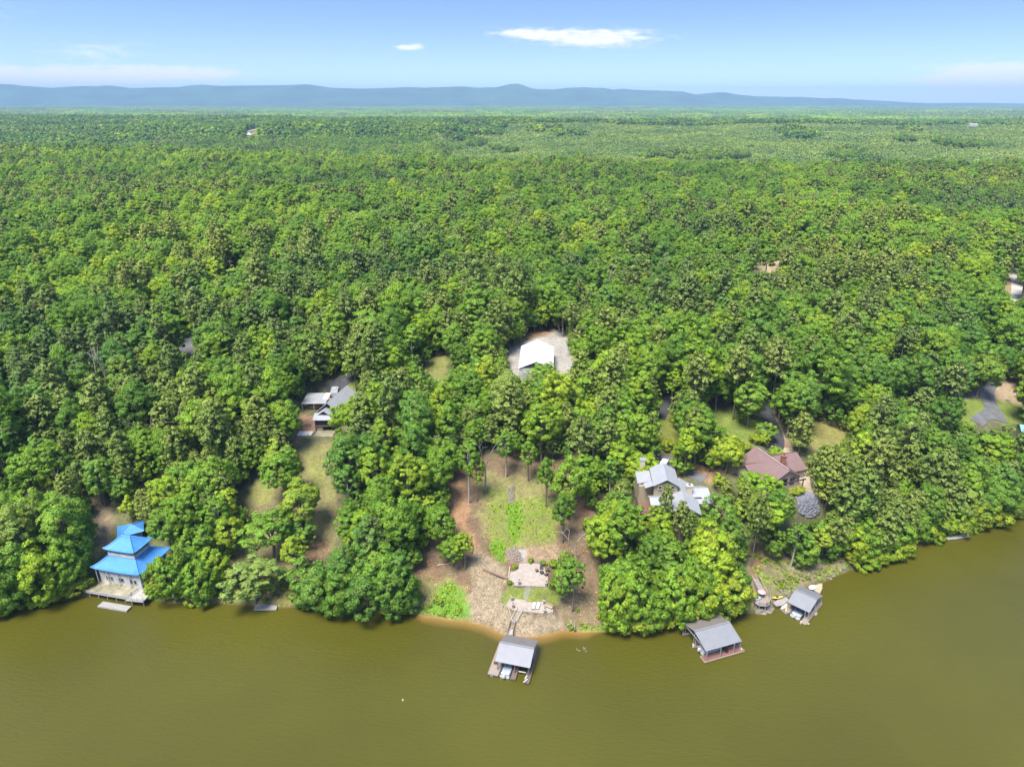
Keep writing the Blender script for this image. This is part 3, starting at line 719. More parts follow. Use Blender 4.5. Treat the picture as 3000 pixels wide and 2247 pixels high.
def grove(seed, leaf, size=70., n=85):
    rng = np.random.default_rng(seed); Cs, Ns, Ss, Sp, Sn = [], [], [], [], []
    for _ in range(n):
        p = np.array([rng.uniform(-size / 2, size / 2), rng.uniform(-size / 2, size / 2), 0]); h, r = rng.uniform(11, 19), rng.uniform(3.5, 6.5)
        d = sph(rng, 14); d[:, 2] = np.abs(d[:, 2])
        Cs.append(p + [0, 0, h - r] + d * r * [1, 1, 1.1]); Ns.append(d + rng.normal(size=d.shape) * .3); Ss.append(np.full(14, r * 1.15)); Sn.append(d + [0, 0, .2])
        t = rng.uniform(.7, 1.3); Sp.append(np.tile([t, t, t * rng.uniform(.8, 1.2), 1], (14, 1)))
    V, F = cards(np.concatenate(Cs), np.concatenate(Ns), np.concatenate(Ss), rng, 1.2, .3)
    return np_mesh('grove', V, F, [leaf], False, np.repeat(np.concatenate(Sp), 4, 0), None, unit(np.repeat(np.concatenate(Sn), 4, 0)))
GROVES = [grove(51, 'oak_leaves'), grove(52, 'oak_leaves'), grove(53, 'pine_needles'), grove(54, 'young_pine_needles')]

# visible open ground and buildings in the photograph: no wild crown may stand in front of these
CLEAR = [
    [(1335, 1370), (1420, 1340), (1440, 1330), (1520, 1350), (1560, 1370), (1640, 1360), (1665, 1400), (1700, 1455), (1705, 1540), (1705, 1640), (1720, 1700), (1750, 1770), (1775, 1845), (1680, 1875), (1500, 1890), (1380, 1840), (1300, 1825), (1215, 1800), (1222, 1735), (1235, 1650), (1260, 1600), (1310, 1560), (1325, 1520), (1318, 1470)],
    [(935, 1295), (868, 1330), (880, 1370), (905, 1420), (935, 1440), (945, 1475), (960, 1530), (985, 1500), (985, 1450), (962, 1410), (950, 1350), (962, 1295)],
    [(780, 1388), (690, 1460), (700, 1478), (780, 1470), (800, 1450), (810, 1420)],
    [(800, 1440), (940, 1480), (955, 1540), (955, 1650), (900, 1690), (885, 1785), (815, 1790), (650, 1775), (640, 1745), (680, 1680), (715, 1600), (740, 1560), (770, 1490)],
    [(278, 1500), (325, 1490), (320, 1560), (350, 1552), (385, 1532), (420, 1550), (445, 1570), (500, 1600), (500, 1640), (470, 1665), (445, 1685), (440, 1765), (400, 1785), (300, 1765), (250, 1740), (262, 1720), (285, 1690), (262, 1665), (300, 1600), (285, 1570)],
    [(895, 1140), (935, 1135), (1000, 1125), (1045, 1165), (975, 1190), (968, 1260), (968, 1295), (880, 1320), (868, 1285), (890, 1240), (890, 1190)],
    [(965, 1140), (1015, 1110), (1035, 1125), (1045, 1160), (1010, 1135)],
    [(1495, 1025), (1540, 1000), (1560, 978), (1610, 962), (1640, 985), (1668, 1040), (1670, 1080), (1622, 1088), (1600, 1074), (1540, 1074), (1498, 1070)],
    [(1878, 1365), (1945, 1345), (1985, 1375), (2000, 1400), (2070, 1405), (2073, 1435), (2052, 1480), (2060, 1540), (2035, 1550), (2000, 1555), (1905, 1545), (1885, 1490)],
    [(2160, 1355), (2215, 1308), (2250, 1325), (2275, 1305), (2312, 1310), (2327, 1325), (2348, 1380), (2375, 1440), (2390, 1450), (2390, 1495), (2330, 1480), (2325, 1440), (2290, 1400), (2245, 1400), (2225, 1395), (2180, 1350)],
    [(2232, 1195), (2250, 1200), (2290, 1270), (2312, 1315), (2262, 1320), (2275, 1285), (2238, 1235)],
    [(2075, 1185), (2125, 1200), (2150, 1245), (2205, 1248), (2230, 1275), (2190, 1305), (2155, 1290), (2110, 1280), (2092, 1230)],
    [(2368, 1285), (2402, 1232), (2468, 1270), (2478, 1290), (2405, 1308)],
    [(1938, 1228), (1958, 1205), (1982, 1290), (1965, 1308), (1938, 1290)],
    [(1920, 1215), (1958, 1163), (1972, 1175), (1942, 1222)],
    [(2010, 1375), (2040, 1380), (2080, 1405), (2050, 1405), (2020, 1392)],
    [(2815, 1178), (2885, 1165), (2892, 1200), (2850, 1240), (2815, 1230)], [(2910, 1120), (2980, 1132), (3000, 1195), (3000, 1270), (2968, 1270), (2945, 1232), (2870, 1240), (2905, 1190)],
    [(2955, 790), (2985, 800), (2995, 870), (2965, 888), (2960, 850)], [(2975, 785), (3000, 785), (3000, 810)], [(2908, 1018), (2925, 1030), (2905, 1050)],
    [(455, 985), (528, 998), (568, 965), (567, 1020), (560, 1044), (542, 1040), (525, 1008)],
    [(1258, 1052), (1300, 1050), (1302, 1112), (1265, 1105)],
    [(2218, 762), (2280, 755), (2278, 788), (2238, 795)], [(2112, 745), (2150, 745), (2146, 756), (2115, 752)], [(718, 392), (728, 383), (756, 378), (756, 398), (724, 400)],
    [(62, 1606), (96, 1606), (96, 1626), (62, 1626)], [(342, 1540), (405, 1528), (412, 1556), (345, 1556)],
    [(2190, 1590), (2230, 1600), (2235, 1680), (2200, 1690)], [(2205, 1690), (2290, 1690), (2420, 1650), (2480, 1665), (2420, 1760), (2330, 1800), (2200, 1790), (2200, 1735)],
    [(2050, 1820), (2170, 1800), (2180, 1860), (2050, 1920), (2010, 1850)], [(2755, 1572), (2845, 1562), (2845, 1580), (2755, 1590)], [(735, 1760), (815, 1762), (810, 1785), (735, 1785)],
    [(1165, 510), (1190, 510), (1190, 516), (1165, 514)], [(1216, 515), (1244, 515), (1244, 525), (1216, 524)], [(1046, 612), (1062, 612), (1062, 628), (1046, 628)], [(2012, 619), (2038, 619), (2038, 628), (2012, 628)], [(2226, 631), (2242, 631), (2242, 640), (2226, 640)], [(676, 790), (690, 790), (690, 830), (676, 830)],
]
FOOT = [(-97.6, 146, 9.5), (-64, 212, 13), (-60, 200, 8), (9, 232, 13), (9, 248, 13), (42, 158, 10), (50, 156, 10), (73, 170, 10), (80, 172, 8), (-100, 168, 8), (-133, 160, 7)]
def allowed(x, y, z, zlo, ztop, rad, extra=0.0):
    ok = np.ones(len(x), bool)
    for fx, fy, fr in FOOT: ok &= (x - fx) ** 2 + (y - fy) ** 2 > (fr) ** 2
    pts = [(0, 0, ztop), (0, 0, (zlo + ztop) / 2), (-.72, 0, zlo + (ztop - zlo) * .8), (.72, 0, zlo + (ztop - zlo) * .8), (-1, 0, (zlo + ztop) / 2), (1, 0, (zlo + ztop) / 2),
           (0, -.9, zlo), (-.7, -.6, zlo), (.7, -.6, zlo), (0, 0, 0 * zlo)]
    for px, py, pz in pts:
        u, v = project(x + px * rad, y + py * rad, z + pz)
        for poly in CLEAR:
            P = np.array(poly)
            m = ok & (u > P[:, 0].min()) & (u < P[:, 0].max()) & (v > P[:, 1].min()) & (v < P[:, 1].max())
            if m.any():
                i = np.nonzero(m)[0]; ok[i] &= poly_sd(u[i], v[i], poly) < extra
    return ok
def inframe(x, y, z, mu=160, mv=200):
    u, v = project(x, y, z); return (u > -mu) & (u < 3000 + mu) & (v < 2247 + mv) & (y > 20)
rngF = np.random.default_rng(99)
def jitter_grid(x0, x1, y0, y1, s):
    gx_, gy_ = np.meshgrid(np.arange(x0, x1, s), np.arange(y0, y1, s * .87))
    gx_ = gx_ + (np.arange(gx_.shape[0]) % 2)[:, None] * s / 2
    x = gx_.ravel() + rngF.uniform(-.42, .42, gx_.size) * s; y = gy_.ravel() + rngF.uniform(-.42, .42, gx_.size) * s
    return x, y

def pine_share(x, y):
    """where pines take over from hardwoods"""
    k = .12 + .22 * (fbm(x / 75 + 5, y / 75, 61, 2) > .35) + .32 * smooth(.2, .6, fbm(x / 160, y / 160, 66, 2))
    k = k + .55 * np.exp(-((x - 98) / 42) ** 2 - ((y - 168) / 30) ** 2) + .35 * np.exp(-((x + 110) / 45) ** 2 - ((y - 260) / 60) ** 2)
    k = k * (1 - .85 * smooth(165, 150, y) * (x < 60))
    return np.clip(k, .04, .9)
T = {k: [] for k in ('x', 'y', 'z', 'kind', 's', 'rz')}
def sow(x0, x1, y0, y1, s, smin, smax, small=False):
    x, y = jitter_grid(x0, x1, y0, y1, s)
    d = shore_dist(x, y); m = (d > 1.2) & inframe(x, y, 20)
    x, y = x[m], y[m]; z = height(x, y); n = len(x)
    pn = rngF.random(n) < pine_share(x, y)
    kind = np.where(pn, NOAK + rngF.integers(0, len(PINES), n), rngF.integers(0, 8, n))
    if small: kind = np.where(pn, NOAK + 2, 6)
    sc = rngF.uniform(smin, smax, n) * (1 + .16 * fbm(x / 26, y / 26, 101, 2))
    Hh = np.array([h[0].H for h in HI])[kind] * sc; Rr = np.array([h[0].R for h in HI])[kind] * sc; zl = np.array([h[0].zlo for h in HI])[kind] * sc
    ok = allowed(x, y, z, zl, Hh, Rr)
    for k, a in zip(('x', 'y', 'z', 'kind', 's', 'rz'), (x, y, z, kind, sc, rngF.uniform(0, 6.28, n))): T[k].append(a[ok])
sow(-340, 420, 120, 430, 6.6, .62, 1.18)
sow(-260, 300, 120, 330, 4.6, .45, .85, True)
s0_ = np.array(SHORE[3:52]); c0_ = np.concatenate([[0], np.cumsum(np.linalg.norm(np.diff(s0_, axis=0), axis=1))])
for off0 in (2.0, 6.0):                                                     # low-skirted trees crowding the waterline
    q_ = np.arange(0, c0_[-1], 4.6) + rngF.uniform(-1.2, 1.2, len(np.arange(0, c0_[-1], 4.6)))
    x_, y_ = np.interp(q_, c0_, s0_[:, 0]), np.interp(q_, c0_, s0_[:, 1]) + off0 + rngF.uniform(-.8, 1.2, len(q_)); z_ = height(x_, y_); sc0 = rngF.uniform(.6, 1.0, len(q_))
    m_ = (shore_dist(x_, y_) > .6) & inframe(x_, y_, z_); m_[m_] &= allowed(x_[m_], y_[m_], z_[m_], 1.0 * sc0[m_], 12 * sc0[m_], 4.7 * sc0[m_])
    for k, a in zip(('x', 'y', 'z', 'kind', 's', 'rz'), (x_, y_, z_, np.full(len(q_), 8), sc0, rngF.uniform(0, 6.28, len(q_)))): T[k].append(a[m_])
X, Y, Z, K, S, RZ = (np.concatenate(T[k]) for k in ('x', 'y', 'z', 'kind', 's', 'rz'))

# nearest trees become individuals; the rest of the wood is one mass
LANDMARKS = [(-98, 146, 'beside the blue-roofed pagoda house'), (-128, 150, 'on the shore beyond the pagoda house'), (-75, 150, 'between the pagoda house and the lawn below the dark cabin'), (-62, 205, 'around the dark gabled cabin'),
             (-60, 150, 'on the lawn slope below the dark cabin'), (-30, 148, 'between the cabin lawn and the clay track clearing'), (5, 160, 'in the clearing above the stone patios'), (0, 195, 'between the clearing and the white metal building'),
             (40, 135, 'on the shore below the tan house with grey roofs'), (25, 165, 'between the clearing and the tan house'), (50, 185, 'on the lawns behind the tan house'), (60, 145, 'between the tan house and the boat dock with the stairs'),
             (85, 150, 'on the bank above the single-slip boat dock'), (80, 175, 'around the brown-roofed house'), (105, 165, 'on the steep shore beyond the brown house'), (140, 180, 'on the shore behind the low plank dock'), (-110, 190, 'on the hillside above the pagoda house')]
def where(x, y):
    return min(LANDMARKS, key=lambda L: (L[0] - x) ** 2 + (L[1] - y) ** 2)[2]
def plant(kind, x, y, z, s, rz, label=None, group=None, name=None, sz=None):
    g, crown, trunk, both, look = HI[kind]
    isp = kind >= NOAK
    ph = where(x, y)
    t = thing(name or ('pine_tree' if isp else 'broadleaf_tree'), label or f"{look} {'pine' if isp else 'green leafy tree'} {ph}", 'tree', (x, y, z), math.degrees(rz),
              group or f"{'pines' if isp else 'leafy trees'} {ph}")
    t.scale = (s, s, s * (sz or 1))
    for nm, me in (('trunk', trunk), ('crown', crown)):
        c = bpy.data.objects.new(nm, me); COL.objects.link(c); c.parent = t
    return t
uu, vv = project(X, Y, Z + 8)
vis = (uu > -40) & (uu < 3040) & (vv < 2300)
size = np.where(vis, S * np.where(K >= NOAK, 1.0, 1.0) / np.sqrt(X ** 2 + Y ** 2), 0)
single = np.zeros(len(X), bool)
for sel, cnt in ((K < NOAK, 262), (K >= NOAK, 130)):
    i = np.nonzero(sel)[0]; single[i[np.argsort(-size[i])[:cnt]]] = True
for i in np.nonzero(single)[0]:
    plant(int(K[i]), float(X[i]), float(Y[i]), float(Z[i]), float(S[i]), float(RZ[i]))

def scatter(name, label, meshes, x, y, z, idx, sc, rz, cat):
    """a wood too dense to count: points carrying tree meshes"""
    pc = bpy.data.collections.new(name + '_sources')
    for k, me in enumerate(meshes):
        pc.objects.link(bpy.data.objects.new('%s_source_%02d' % (name, k), me))
    me = bpy.data.meshes.new(name); n = len(x)
    me.vertices.add(n); me.vertices.foreach_set('co', np.stack([x, y, z], 1).astype(np.float32).ravel())
    a = me.attributes.new('pick', 'INT', 'POINT'); a.data.foreach_set('value', np.asarray(idx, np.int32))
    a = me.attributes.new('turn', 'FLOAT', 'POINT'); a.data.foreach_set('value', np.asarray(rz, np.float32))
    a = me.attributes.new('size', 'FLOAT_VECTOR', 'POINT'); a.data.foreach_set('vector', np.asarray(sc, np.float32).ravel())
    o = bpy.data.objects.new(name, me); COL.objects.link(o); tag(o, label, cat, kind='stuff')
    ng = bpy.data.node_groups.new(name, 'GeometryNodeTree')
    ng.interface.new_socket('Geometry', in_out='INPUT', socket_type='NodeSocketGeometry'); ng.interface.new_socket('Geometry', in_out='OUTPUT', socket_type='NodeSocketGeometry')
    gi, go = ng.nodes.new('NodeGroupInput'), ng.nodes.new('NodeGroupOutput')
    ip = ng.nodes.new('GeometryNodeInstanceOnPoints'); ci = ng.nodes.new('GeometryNodeCollectionInfo')
    ci.inputs['Collection'].default_value = pc; ci.inputs['Separate Children'].default_value = True; ci.inputs['Reset Children'].default_value = True
    def attr(nm, ty):
        q = ng.nodes.new('GeometryNodeInputNamedAttribute'); q.data_type = ty; q.inputs['Name'].default_value = nm; return q.outputs['Attribute']
    cx = ng.nodes.new('ShaderNodeCombineXYZ'); L = ng.links.new
    L(attr('turn', 'FLOAT'), cx.inputs[2])
    L(gi.outputs[0], ip.inputs['Points']); L(ci.outputs[0], ip.inputs['Instance']); ip.inputs['Pick Instance'].default_value = True
    L(attr('pick', 'INT'), ip.inputs['Instance Index']); L(cx.outputs[0], ip.inputs['Rotation']); L(attr('size', 'FLOAT_VECTOR'), ip.inputs['Scale'])
    L(ip.outputs[0], go.inputs[0])
    o.modifiers.new('plants', 'NODES').node_group = ng
    return o
def vec(s, zs=1.0): return np.stack([s, s, s * zs], 1)
m = ~single
scatter('woodland', 'dense summer woodland covering the hillside behind the lake houses', [h[3] for h in HI], X[m], Y[m], Z[m], K[m], vec(S[m]), RZ[m], 'woodland')

def mass(name, label, meshes, x0, x1, y0, y1, s, picker, smin, smax, spread=1.0, lift=0.0, cat='forest', rad=5.0):
    x, y = jitter_grid(x0, x1, y0, y1, s)
    z = height(x, y); mm = inframe(x, y, z, 120) & (shore_dist(x, y) > 2)
    x, y, z = x[mm], y[mm], z[mm]; n = len(x)
    sc = rngF.uniform(smin, smax, n) * (1 + .2 * fbm(x / 40, y / 40, 103, 2))
    ok = allowed(x, y, z, np.full(n, 3.), sc * 17, sc * rad)
    x, y, z, sc = x[ok], y[ok], z[ok], sc[ok]; n = len(x)
    return scatter(name, label, meshes, x, y, z + lift, picker(x, y, n), np.stack([sc * spread, sc * spread, sc], 1), rngF.uniform(0, 6.28, n), cat)
def pick_mid(x, y, n):
    return np.where(rngF.random(n) < pine_share(x, y), 6 + rngF.integers(0, 3, n), rngF.integers(0, 6, n))
mass('hillside_forest', 'mixed green forest rolling over the crest behind the houses', [h[3] for h in HI[:6] + HI[NOAK:NOAK + 3]], -760, 760, 424, 960, 7.8, pick_mid, .75, 1.12, 1.12)
def plantation(x, y):
    u, v = project(x, y, np.full(len(x), 25.)); return (u > 1380 + 170 * fbm(x / 160, y / 260, 71, 3)) & (y > 1000) & (y < 2500)
def pick_far(x, y, n):
    p = plantation(x, y) & (fbm(x / 130, y / 200, 83, 2) < .62)
    base = np.where(rngF.random(n) < pine_share(x, y) * .7, 4, rngF.integers(0, 4, n))
    return np.where(p, 5 + rngF.integers(0, 2, n), base)
mass('valley_forest', 'forest and young pine plantation filling the valley beyond the crest', LO[:4] + LO[6:7] + TINY[5:7], -1400, 1400, 955, 1750, 8.6, pick_far, .8, 1.15, 1.3)
mass('outer_forest', 'bluish forest farther out across the rolling plain', TINY, -2900, 2900, 1745, 3600, 12.0, pick_far, .9, 1.3, 1.5, rad=4)
def pick_grove(x, y, n): return np.where(fbm(x / 700, y / 900, 91, 2) + rngF.normal(size=n) * .25 > -.15, 2, rngF.integers(0, 2, n))  # mostly the dark needle groves: cloud shadow on the plain put into colour
mass('plain_woodland', 'hazy wooded plain stretching to the foot of the mountains', GROVES, -11500, 11500, 3580, 13500, 62.0, pick_grove, .85, 1.2, 1.0, cat='woodland')

# ------------------------------------------------------------------ buildings
def gable_roof(m, A, B, wl, wr, drop, th=.14, over=0.0):
    """roof over the ridge A-B: wl / wr horizontal reach to the left / right of the direction A to B"""
    A, B = np.array(A, float), np.array(B, float)
    d = B - A; d[2] = 0; d /= np.linalg.norm(d); n = np.array([-d[1], d[0], 0])
    A, B = A - d * over, B + d * over
    for w, sg in ((wl, 1), (wr, -1)):
        dz = np.array([0, 0, drop * w / max(wl, wr)])
        q = [A, B, B + n * sg * w - dz, A + n * sg * w - dz]
        m.slab(q if sg < 0 else q[::-1], th)
    return m
def seams(m, A, B, wl, wr, drop, step=.6, over=0.0, h=.05):
    A, B = np.array(A, float), np.array(B, float); L = np.linalg.norm((B - A)[:2]) + 2 * over
    d = B - A; d[2] = 0; d /= np.linalg.norm(d); n = np.array([-d[1], d[0], 0]); A = A - d * over
    for i in range(1, int(L / step)):
        for w, sg in ((wl, 1), (wr, -1)):
            p = A + d * i * step; q = p + n * sg * w - np.array([0, 0, drop * w / max(wl, wr)])
            m.beam(p + [0, 0, h / 2], q + [0, 0, h / 2], .05, h)
    return m
def gable_walls(m, A, B, wl, wr, drop, zb, inset=.45):
    """closed block under a gable roof down to zb"""
    A, B = np.array(A, float), np.array(B, float)
    d = B - A; d[2] = 0; d /= np.linalg.norm(d); n = np.array([-d[1], d[0], 0])
    w_ = max(wl, wr); A, B = A + d * inset, B - d * inset
    vs = []
    for P in (A, B):
        l, r = wl - inset, wr - inset
        zl, zr = P[2] - drop * l / w_ - .18, P[2] - drop * r / w_ - .18
        L_, R_ = P + n * l, P - n * r
        vs += [(L_[0], L_[1], zb), (R_[0], R_[1], zb), (R_[0], R_[1], zr), (P[0], P[1], P[2] - .18), (L_[0], L_[1], zl)]
    return m.add(vs, [(4, 3, 2, 1, 0), (5, 6, 7, 8, 9), (0, 5, 9, 4), (1, 2, 7, 6), (3, 8, 7, 2), (4, 9, 8, 3)])
def block(parent, A, B, wl, wr, drop, zb, roof, wall, over=.0, inset=.45, step=.6):
    gable_walls(MB(), A, B, wl, wr, drop, zb, inset).build('wall', wall, parent)
    r = gable_roof(MB(), A, B, wl, wr, drop, over=over).build('roof', roof, parent)
    if step: seams(MB(), A, B, wl, wr, drop, step, over).build('roof_seams', roof, r)
    return r
def window(parent, p, t, w, h, frame='white_paint', out=None, glass='window_glass'):
    """window centred at p on a wall running along the horizontal unit vector t"""
    t = np.array([t[0], t[1], 0.]); t /= np.linalg.norm(t); o_ = np.array([t[1], -t[0], 0]) if out is None else np.array(out, float)
    p = np.array(p, float)
    def slabv(m, w_, h_, d0, d1, ox=0, oz=0):
        vs = [p + t * (ox + a * w_ / 2) + np.array([0, 0, oz + b * h_ / 2]) + o_ * c for c in (d0, d1) for a, b in ((-1, -1), (1, -1), (1, 1), (-1, 1))]
        return m.add(vs, [(3, 2, 1, 0), (4, 5, 6, 7), (0, 1, 5, 4), (1, 2, 6, 5), (2, 3, 7, 6), (3, 0, 4, 7)])
    m = MB(); b = .09
    slabv(m, w + 2 * b, b, -.05, .09, 0, h / 2 + b / 2); slabv(m, w + 2 * b, b, -.05, .12, 0, -h / 2 - b / 2)
    slabv(m, b, h, -.05, .09, -w / 2 - b / 2); slabv(m, b, h, -.05, .09, w / 2 + b / 2)
    f = m.build('window', frame, parent)
    slabv(MB(), w, h, -.03, .035).build('pane', glass, f)
    return f
def rail(m, pts, h=1.0, post=1.6, r=.05, mid=True):
    for p, q in zip(pts, pts[1:]):
        p, q = np.array(p, float), np.array(q, float); L = np.linalg.norm(q - p); n = max(1, int(round(L / post)))
        for i in range(n + 1):
            c = p + (q - p) * i / n; m.beam(c, c + [0, 0, h], 2 * r, 2 * r)
        m.beam(p + [0, 0, h], q + [0, 0, h], .11, .07)
        if mid:
            for f in (.33, .62): m.beam(p + [0, 0, h * f], q + [0, 0, h * f], .06, .05)
    return m
def curved_hip(ex, ey, tx, ty, ze, zt, lift, n=10, k=8, power=1.5):
    """concave hipped roof with upturned corners: eave rectangle (ex, ey) to top rectangle (tx, ty)"""
    m = MB()
    for side in range(4):
        vs = []
        for j in range(k + 1):
            s = j / k; hx, hy = ex + (tx - ex) * s, ey + (ty - ey) * s
            for i in range(n + 1):
                a = -1 + 2 * i / n
                z = ze + (zt - ze) * s ** power + lift * abs(a) ** 4 * (1 - s) ** 2
                x, y = [(a * hx, -hy), (hx, a * hy), (-a * hx, hy), (-hx, -a * hy)][side]
                vs.append((x, y, z))
        fs = [(j * (n + 1) + i, j * (n + 1) + i + 1, (j + 1) * (n + 1) + i + 1, (j + 1) * (n + 1) + i) for j in range(k) for i in range(n)]
        m.add(vs, fs)
        m.add([(x, y, z - .16) for x, y, z in vs], [f[::-1] for f in fs])
        m.add([vs[i] for i in range(n + 1)] + [(vs[i][0], vs[i][1], vs[i][2] - .16) for i in range(n + 1)], [(i + n + 1, i + n + 2, i + 1, i) for i in range(n)])
    hs_ = []
    for sx_, sy_ in ((1, 1), (1, -1), (-1, 1), (-1, -1)):
        P = []; h = MB(); hs_.append(h)
        for j in range(k + 1):
            s = j / k; P.append((sx_ * (ex + (tx - ex) * s), sy_ * (ey + (ty - ey) * s), ze + (zt - ze) * s ** power + lift * (1 - s) ** 2 + .06))
        for a, b in zip(P, P[1:]): h.tube(a, b, .13, .13, 6)
    h = MB(); hs_.append(h)
    c = [(-tx, -ty, zt + .06), (tx, -ty, zt + .06), (tx, ty, zt + .06), (-tx, ty, zt + .06)]
    for a, b in zip(c, c[1:] + c[:1]): h.tube(a, b, .12, .12, 6)
    return m, hs_

# --- blue pagoda house
pg = thing('pagoda_house', 'white two-tier pagoda house with curved bright blue roofs and a deck over the water', 'house', (-97.65, 144.85, 0), -12.5)
mb = MB().box(-5.95, 5.95, -4.7, 4.7, 1.2, 7.0); mb.build('wall', 'white_paint', pg)
lat = MB()
for sgn, L_, off in ((1, 11.9, 4.7), (-1, 11.9, 4.7)):
    lat.box(-5.95, 5.95, -sgn * off - .06 if sgn > 0 else off, -sgn * off if sgn > 0 else off + .06, 4.9, 6.9)
lat.box(5.95, 6.01, -4.7, 4.7, 4.9, 6.9).box(-6.01, -5.95, -4.7, 4.7, 4.9, 6.9)
la = lat.build('lattice_band', 'grey_paint', pg)
mu = MB()
for x in np.arange(-5.6, 5.7, .8): mu.box(x - .06, x + .06, -4.82, -4.76, 4.9, 6.9)
for y in np.arange(-4.3, 4.4, .8): mu.box(6.01, 6.07, y - .06, y + .06, 4.9, 6.9)
mu.box(-5.95, 5.95, -4.83, -4.77, 4.82, 4.98).box(6.01, 6.08, -4.7, 4.7, 4.82, 4.98)
mu.build('mullions', 'white_paint', la)
for x in (-6.4, -3.2, -.1, 3.1, 6.4): MB().tube((x, -5.15, 2.2), (x, -5.15, 6.8), .12, .12, 8).build('column', 'white_paint', pg)
for y in (-2.0, 1.2, 4.4): MB().tube((6.4, y, 2.2), (6.4, y, 6.8), .12, .12, 8).build('column', 'white_paint', pg)
for x, w in ((-3.7, .9), (-2.5, .5), (-.4, .75), (.55, .75), (3.0, .9), (4.3, .7)): window(pg, (x, -4.71, 3.55), (1, 0), w, 1.25)
for y in (-3.3, -1.9, .4, 2.4): window(pg, (5.96, y, 3.6), (0, 1), .8, 1.25, out=(1, 0, 0))
MB().box(-1.6, 1.7, -4.86, -4.78, 5.35, 5.9).build('sign_board', 'weathered_paint', pg)
rf, hp = curved_hip(7.05, 5.85, 3.75, 2.65, 6.8, 8.95, .34, power=1.3)
r_ = rf.build('roof', 'blue_roof', pg); [q_.build('hip_ridge', 'blue_trim', r_) for q_ in hp]
sm = MB()
for x in np.arange(-6.6, 6.7, .55):
    f = min(1, max(0, (7.05 - abs(x)) / 3.3)); 
    pts = []
    for j in range(7):
        s = f * j / 6; hx = 7.05 - 3.3 * s
        pts.append((x, -(5.85 - 3.2 * s), 6.8 + 2.15 * s ** 1.3 + .34 * abs(x / hx) ** 4 * (1 - s) ** 2 + .02))
    for a, b in zip(pts, pts[1:]):
        sm.beam(a, b, .05, .04)
for y in np.arange(-5.4, 5.5, .55):
    f = min(1, max(0, (5.85 - abs(y)) / 3.2)); pts = []
    for j in range(7):
        s = f * j / 6; hy = 5.85 - 3.2 * s
        pts.append((7.05 - 3.3 * s, y, 6.8 + 2.15 * s ** 1.3 + .34 * abs(y / hy) ** 4 * (1 - s) ** 2 + .02))
    for a, b in zip(pts, pts[1:]): sm.beam(a, b, .05, .04)
sm.build('roof_seams', 'blue_roof', r_)
MB().box(-3.3, 3.3, -2.2, 2.2, 8.4, 11.6).build('upper_wall', 'white_paint', pg)
ba = MB()
ba.box(-3.85, 3.85, -2.8, -2.7, 9.1, 10.0).box(-3.85, 3.85, 2.7, 2.8, 9.1, 10.0).box(3.75, 3.85, -2.7, 2.7, 9.1, 10.0).box(-3.85, -3.75, -2.7, 2.7, 9.1, 10.0)
ba.build('gallery_parapet', 'white_paint', pg)
for x, y in ((-3.7, -2.65), (3.7, -2.65), (3.7, 2.65), (-3.7, 2.65), (0, -2.65), (3.7, 0)): MB().tube((x, y, 9.3), (x, y, 11.5), .08, .08, 6).build('gallery_post', 'white_paint', pg)
for x in (-.5, .45): window(pg, (x, -2.21, 10.55), (1, 0), .75, 1.0)
for x in (-2.5, 2.6): window(pg, (x, -2.21, 10.6), (1, 0), .5, .8)
for y in (-1.1, .1, 1.3): window(pg, (3.31, y, 10.55), (0, 1), .7, 1.0, out=(1, 0, 0))
rf, hp = curved_hip(4.5, 3.35, 1.15, .12, 11.2, 13.5, .24, power=1.3)
r_ = rf.build('upper_roof', 'blue_roof', pg); [q_.build('hip_ridge', 'blue_trim', r_) for q_ in hp]
dk = MB().box(-7.2, 5.0, -8.6, -4.72, 1.75, 2.05).build('deck', 'mossy_deck', pg)
MB().box(-7.3, 5.0, -8.72, -8.61, 1.5, 2.35).build('deck_fascia', 'pale_deck', dk)
for x in (-6.8, -4.2, -1.6, 1.0, 3.6): MB().tube((x, -8.2, -2.5), (x, -8.2, 1.74), .14, .14, 8).build('pile', 'grey_wood', pg)
dk2 = MB().slab([(5.01, -9.4, 2.0), (9.6, -9.0, 2.0), (9.0, -4.6, 2.0), (6.0, -3.0, 2.0), (5.01, -4.7, 2.0)], .3).build('side_deck', 'pale_deck', pg)
rail(MB(), [(5.05, -9.3, 2.0), (9.5, -8.95, 2.0)]).build('railing', 'white_paint', dk2)
rail(MB(), [(5.1, -9.2, 2.0), (5.1, -7.6, 2.0), (6.2, -4.2, 2.0), (7.6, -3.9, 2.0)]).build('railing', 'white_paint', dk2)
for x, y in ((6, -8.8), (9, -8.4), (8.6, -5)): MB().tube((x, y, -2.5), (x, y, 1.7), .13, .13, 8).build('pile', 'grey_wood', pg)
lp = thing('boat_platform', 'low grey floating platform below the pagoda house deck', 'platform', (-97.65, 144.85, 0), -12.5)
MB().box(-1.8, 6.4, -11.2, -9.5, .25, .5).build('planking', 'grey_wood', lp)
MB().box(-1.85, 6.45, -11.3, -11.21, .1, .55).build('edge_board', 'pale_deck', lp)
for x in (-1.2, 2.2, 5.8): MB().tube((x, -10.3, -2), (x, -10.3, .24), .15, .15, 8).build('float', 'black_plastic', lp)

